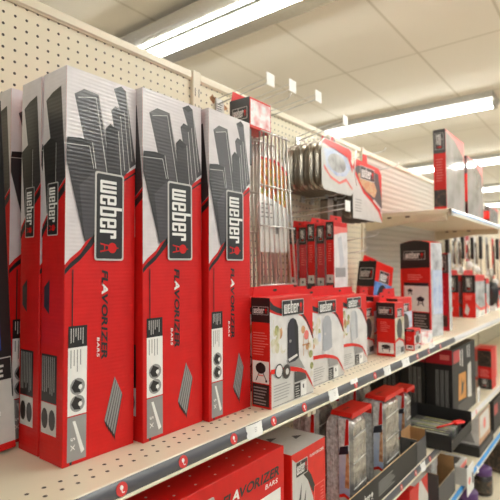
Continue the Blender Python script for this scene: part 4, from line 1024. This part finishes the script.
mb = MB(); mb.box((0, .003, .046), (.004, .11, .125), 'lgrey'); mb.box((0, 0, 0), (.12, .003, .125), 'white'); mb.build('panel', o); mb = MB(); f = Fr((0, 0, 0), (1, 0, 0), (0, 0, 1)); disc(mb, f, .04, .06, .02, .016, 'pink', 1); mb.build('round_print', o); mb = MB(); rect(mb, f, .085, .03, .11, .08, 'dgrey', 1); mb.build('print', o)
c = Carton('low_black_tray', 'black based tray under the cream box on the third shelf', 'tray', .34, .16, .05, (2.72, .605, SH3), 'trayb'); mb = MB(); rect(mb, c.front, .02, .01, .3, .04, 'dgrey', 1); mb.build('print', c.o)
c = Carton('cream_box', 'cream box with red marks sitting in the black based tray', 'box', .27, .14, .16, (2.75, .612, SH3 + .0505), 'lgrey'); mb = MB()
rect(mb, c.front, 0, 0, .27, .16, 'orangep', 1); rect(mb, c.front, .02, .03, .24, .15, 'patio', 2); disc(mb, c.front, .13, .09, .03, .03, 'pink', 3); rect(mb, c.left, .0, .0, .14, .16, 'patio', 1); poly(mb, c.left, [(.02, .01), (.07, .14), (.12, .01)], 'grey', 2); mb.build('artwork', c.o)
c = Carton('black_box', 'black boxed goods at the right edge of the third shelf', 'box', .4, .2, .19, (3.16, .62, SH3), 'trayb'); mb = MB(); rect(mb, c.front, .02, .1, .12, .16, 'darkred', 1); rect(mb, c.left, .02, .03, .18, .16, 'black', 1); mb.build('artwork', c.o)
for i, (x, y, lb) in enumerate([(2.66, .655, 'dark jar with purple lid, nearer of two on the base deck'), (3.02, .661, 'dark jar with purple lid, farther of two on the base deck')]):
    o = empty('jar', (x, y, BASE), lb, 'jar', 'purple lidded jars on the base deck')
    mb = MB(); mb.lathe([(.050, 0), (.054, .01), (.054, .10), (.042, .115)], (0, 0, 0), 'jar', 20); mb.build('body', o)
    mb = MB(); mb.lathe([(.050, .110), (.052, .115), (.052, .145), (.047, .15)], (0, 0, 0), 'purple', 20); mb.build('lid', o)
    mb = MB(); mb.lathe([(.0545, .02), (.0547, .022), (.0547, .085), (.0545, .087)], (0, 0, 0), 'dark', 20); mb.build('label', o)

for i, (x, y, w_, h_, lb) in enumerate([(3.34, .60, .30, .22, 'dark packed bag on the base deck past the purple lidded jars'), (3.78, .60, .34, .27, 'larger dark packed bag at the right edge of the base deck')]):
    mb = MB(); mb.prism(rounded(0, 0, w_, h_, .05, 4), 0, .14, 'dark', 'XZ'); o = mb.build('packed_bag'); o.location = (x, y, BASE + CZ); tag(o, lb, 'bag', 'dark bags on the base deck')
    mb = MB(); f = Fr((0, 0, 0), (1, 0, 0), (0, 0, 1)); rect(mb, f, .06, .06, w_ - .06, h_ - .07, 'black', 1); lines(mb, f, .08, w_ - .08, .08, .12, 3, 'grey', 2); mb.build('bag_label', o)
# ------------------------------------------------------------------ light, camera
w = bpy.data.worlds.new('store'); SC.world = w; w.use_nodes = True
nt = w.node_tree; bg = nt.nodes['Background']; bg.inputs['Color'].default_value = (.96, 1.0, 1.0, 1); bg.inputs['Strength'].default_value = 0.3

F_PX, YAW, PIT, ROL = 477.0, math.radians(37.8), math.radians(2.13), math.radians(-.29)
fw = V((math.cos(YAW)*math.cos(PIT), math.sin(YAW)*math.cos(PIT), math.sin(PIT)))
rt = V((math.sin(YAW), -math.cos(YAW), 0)); up = rt.cross(fw)
c_, s_ = math.cos(ROL), math.sin(ROL); rt, up = rt*c_ + up*s_, up*c_ - rt*s_
cam = bpy.data.cameras.new('camera'); co = bpy.data.objects.new('camera', cam); COL.objects.link(co)
m4 = Matrix.Identity(4)
for i in range(3): m4[i][0] = rt[i]; m4[i][1] = up[i]; m4[i][2] = -fw[i]
m4[0][3], m4[1][3], m4[2][3] = 0, 0, CZ
co.matrix_world = m4
cam.sensor_width = 36; cam.lens = F_PX/500*36; cam.clip_start = .02
cam.dof.use_dof = True; cam.dof.focus_distance = .92; cam.dof.aperture_fstop = 5.6
SC.camera = co
SC.view_settings.view_transform = 'Standard'; SC.view_settings.look = 'None'; SC.view_settings.gamma = 1.0; SC.view_settings.use_curve_mapping = False
SC.view_settings.exposure = 0.6
SC.cycles.use_denoising = True
SC.cycles.max_bounces = 8; SC.cycles.diffuse_bounces = 4
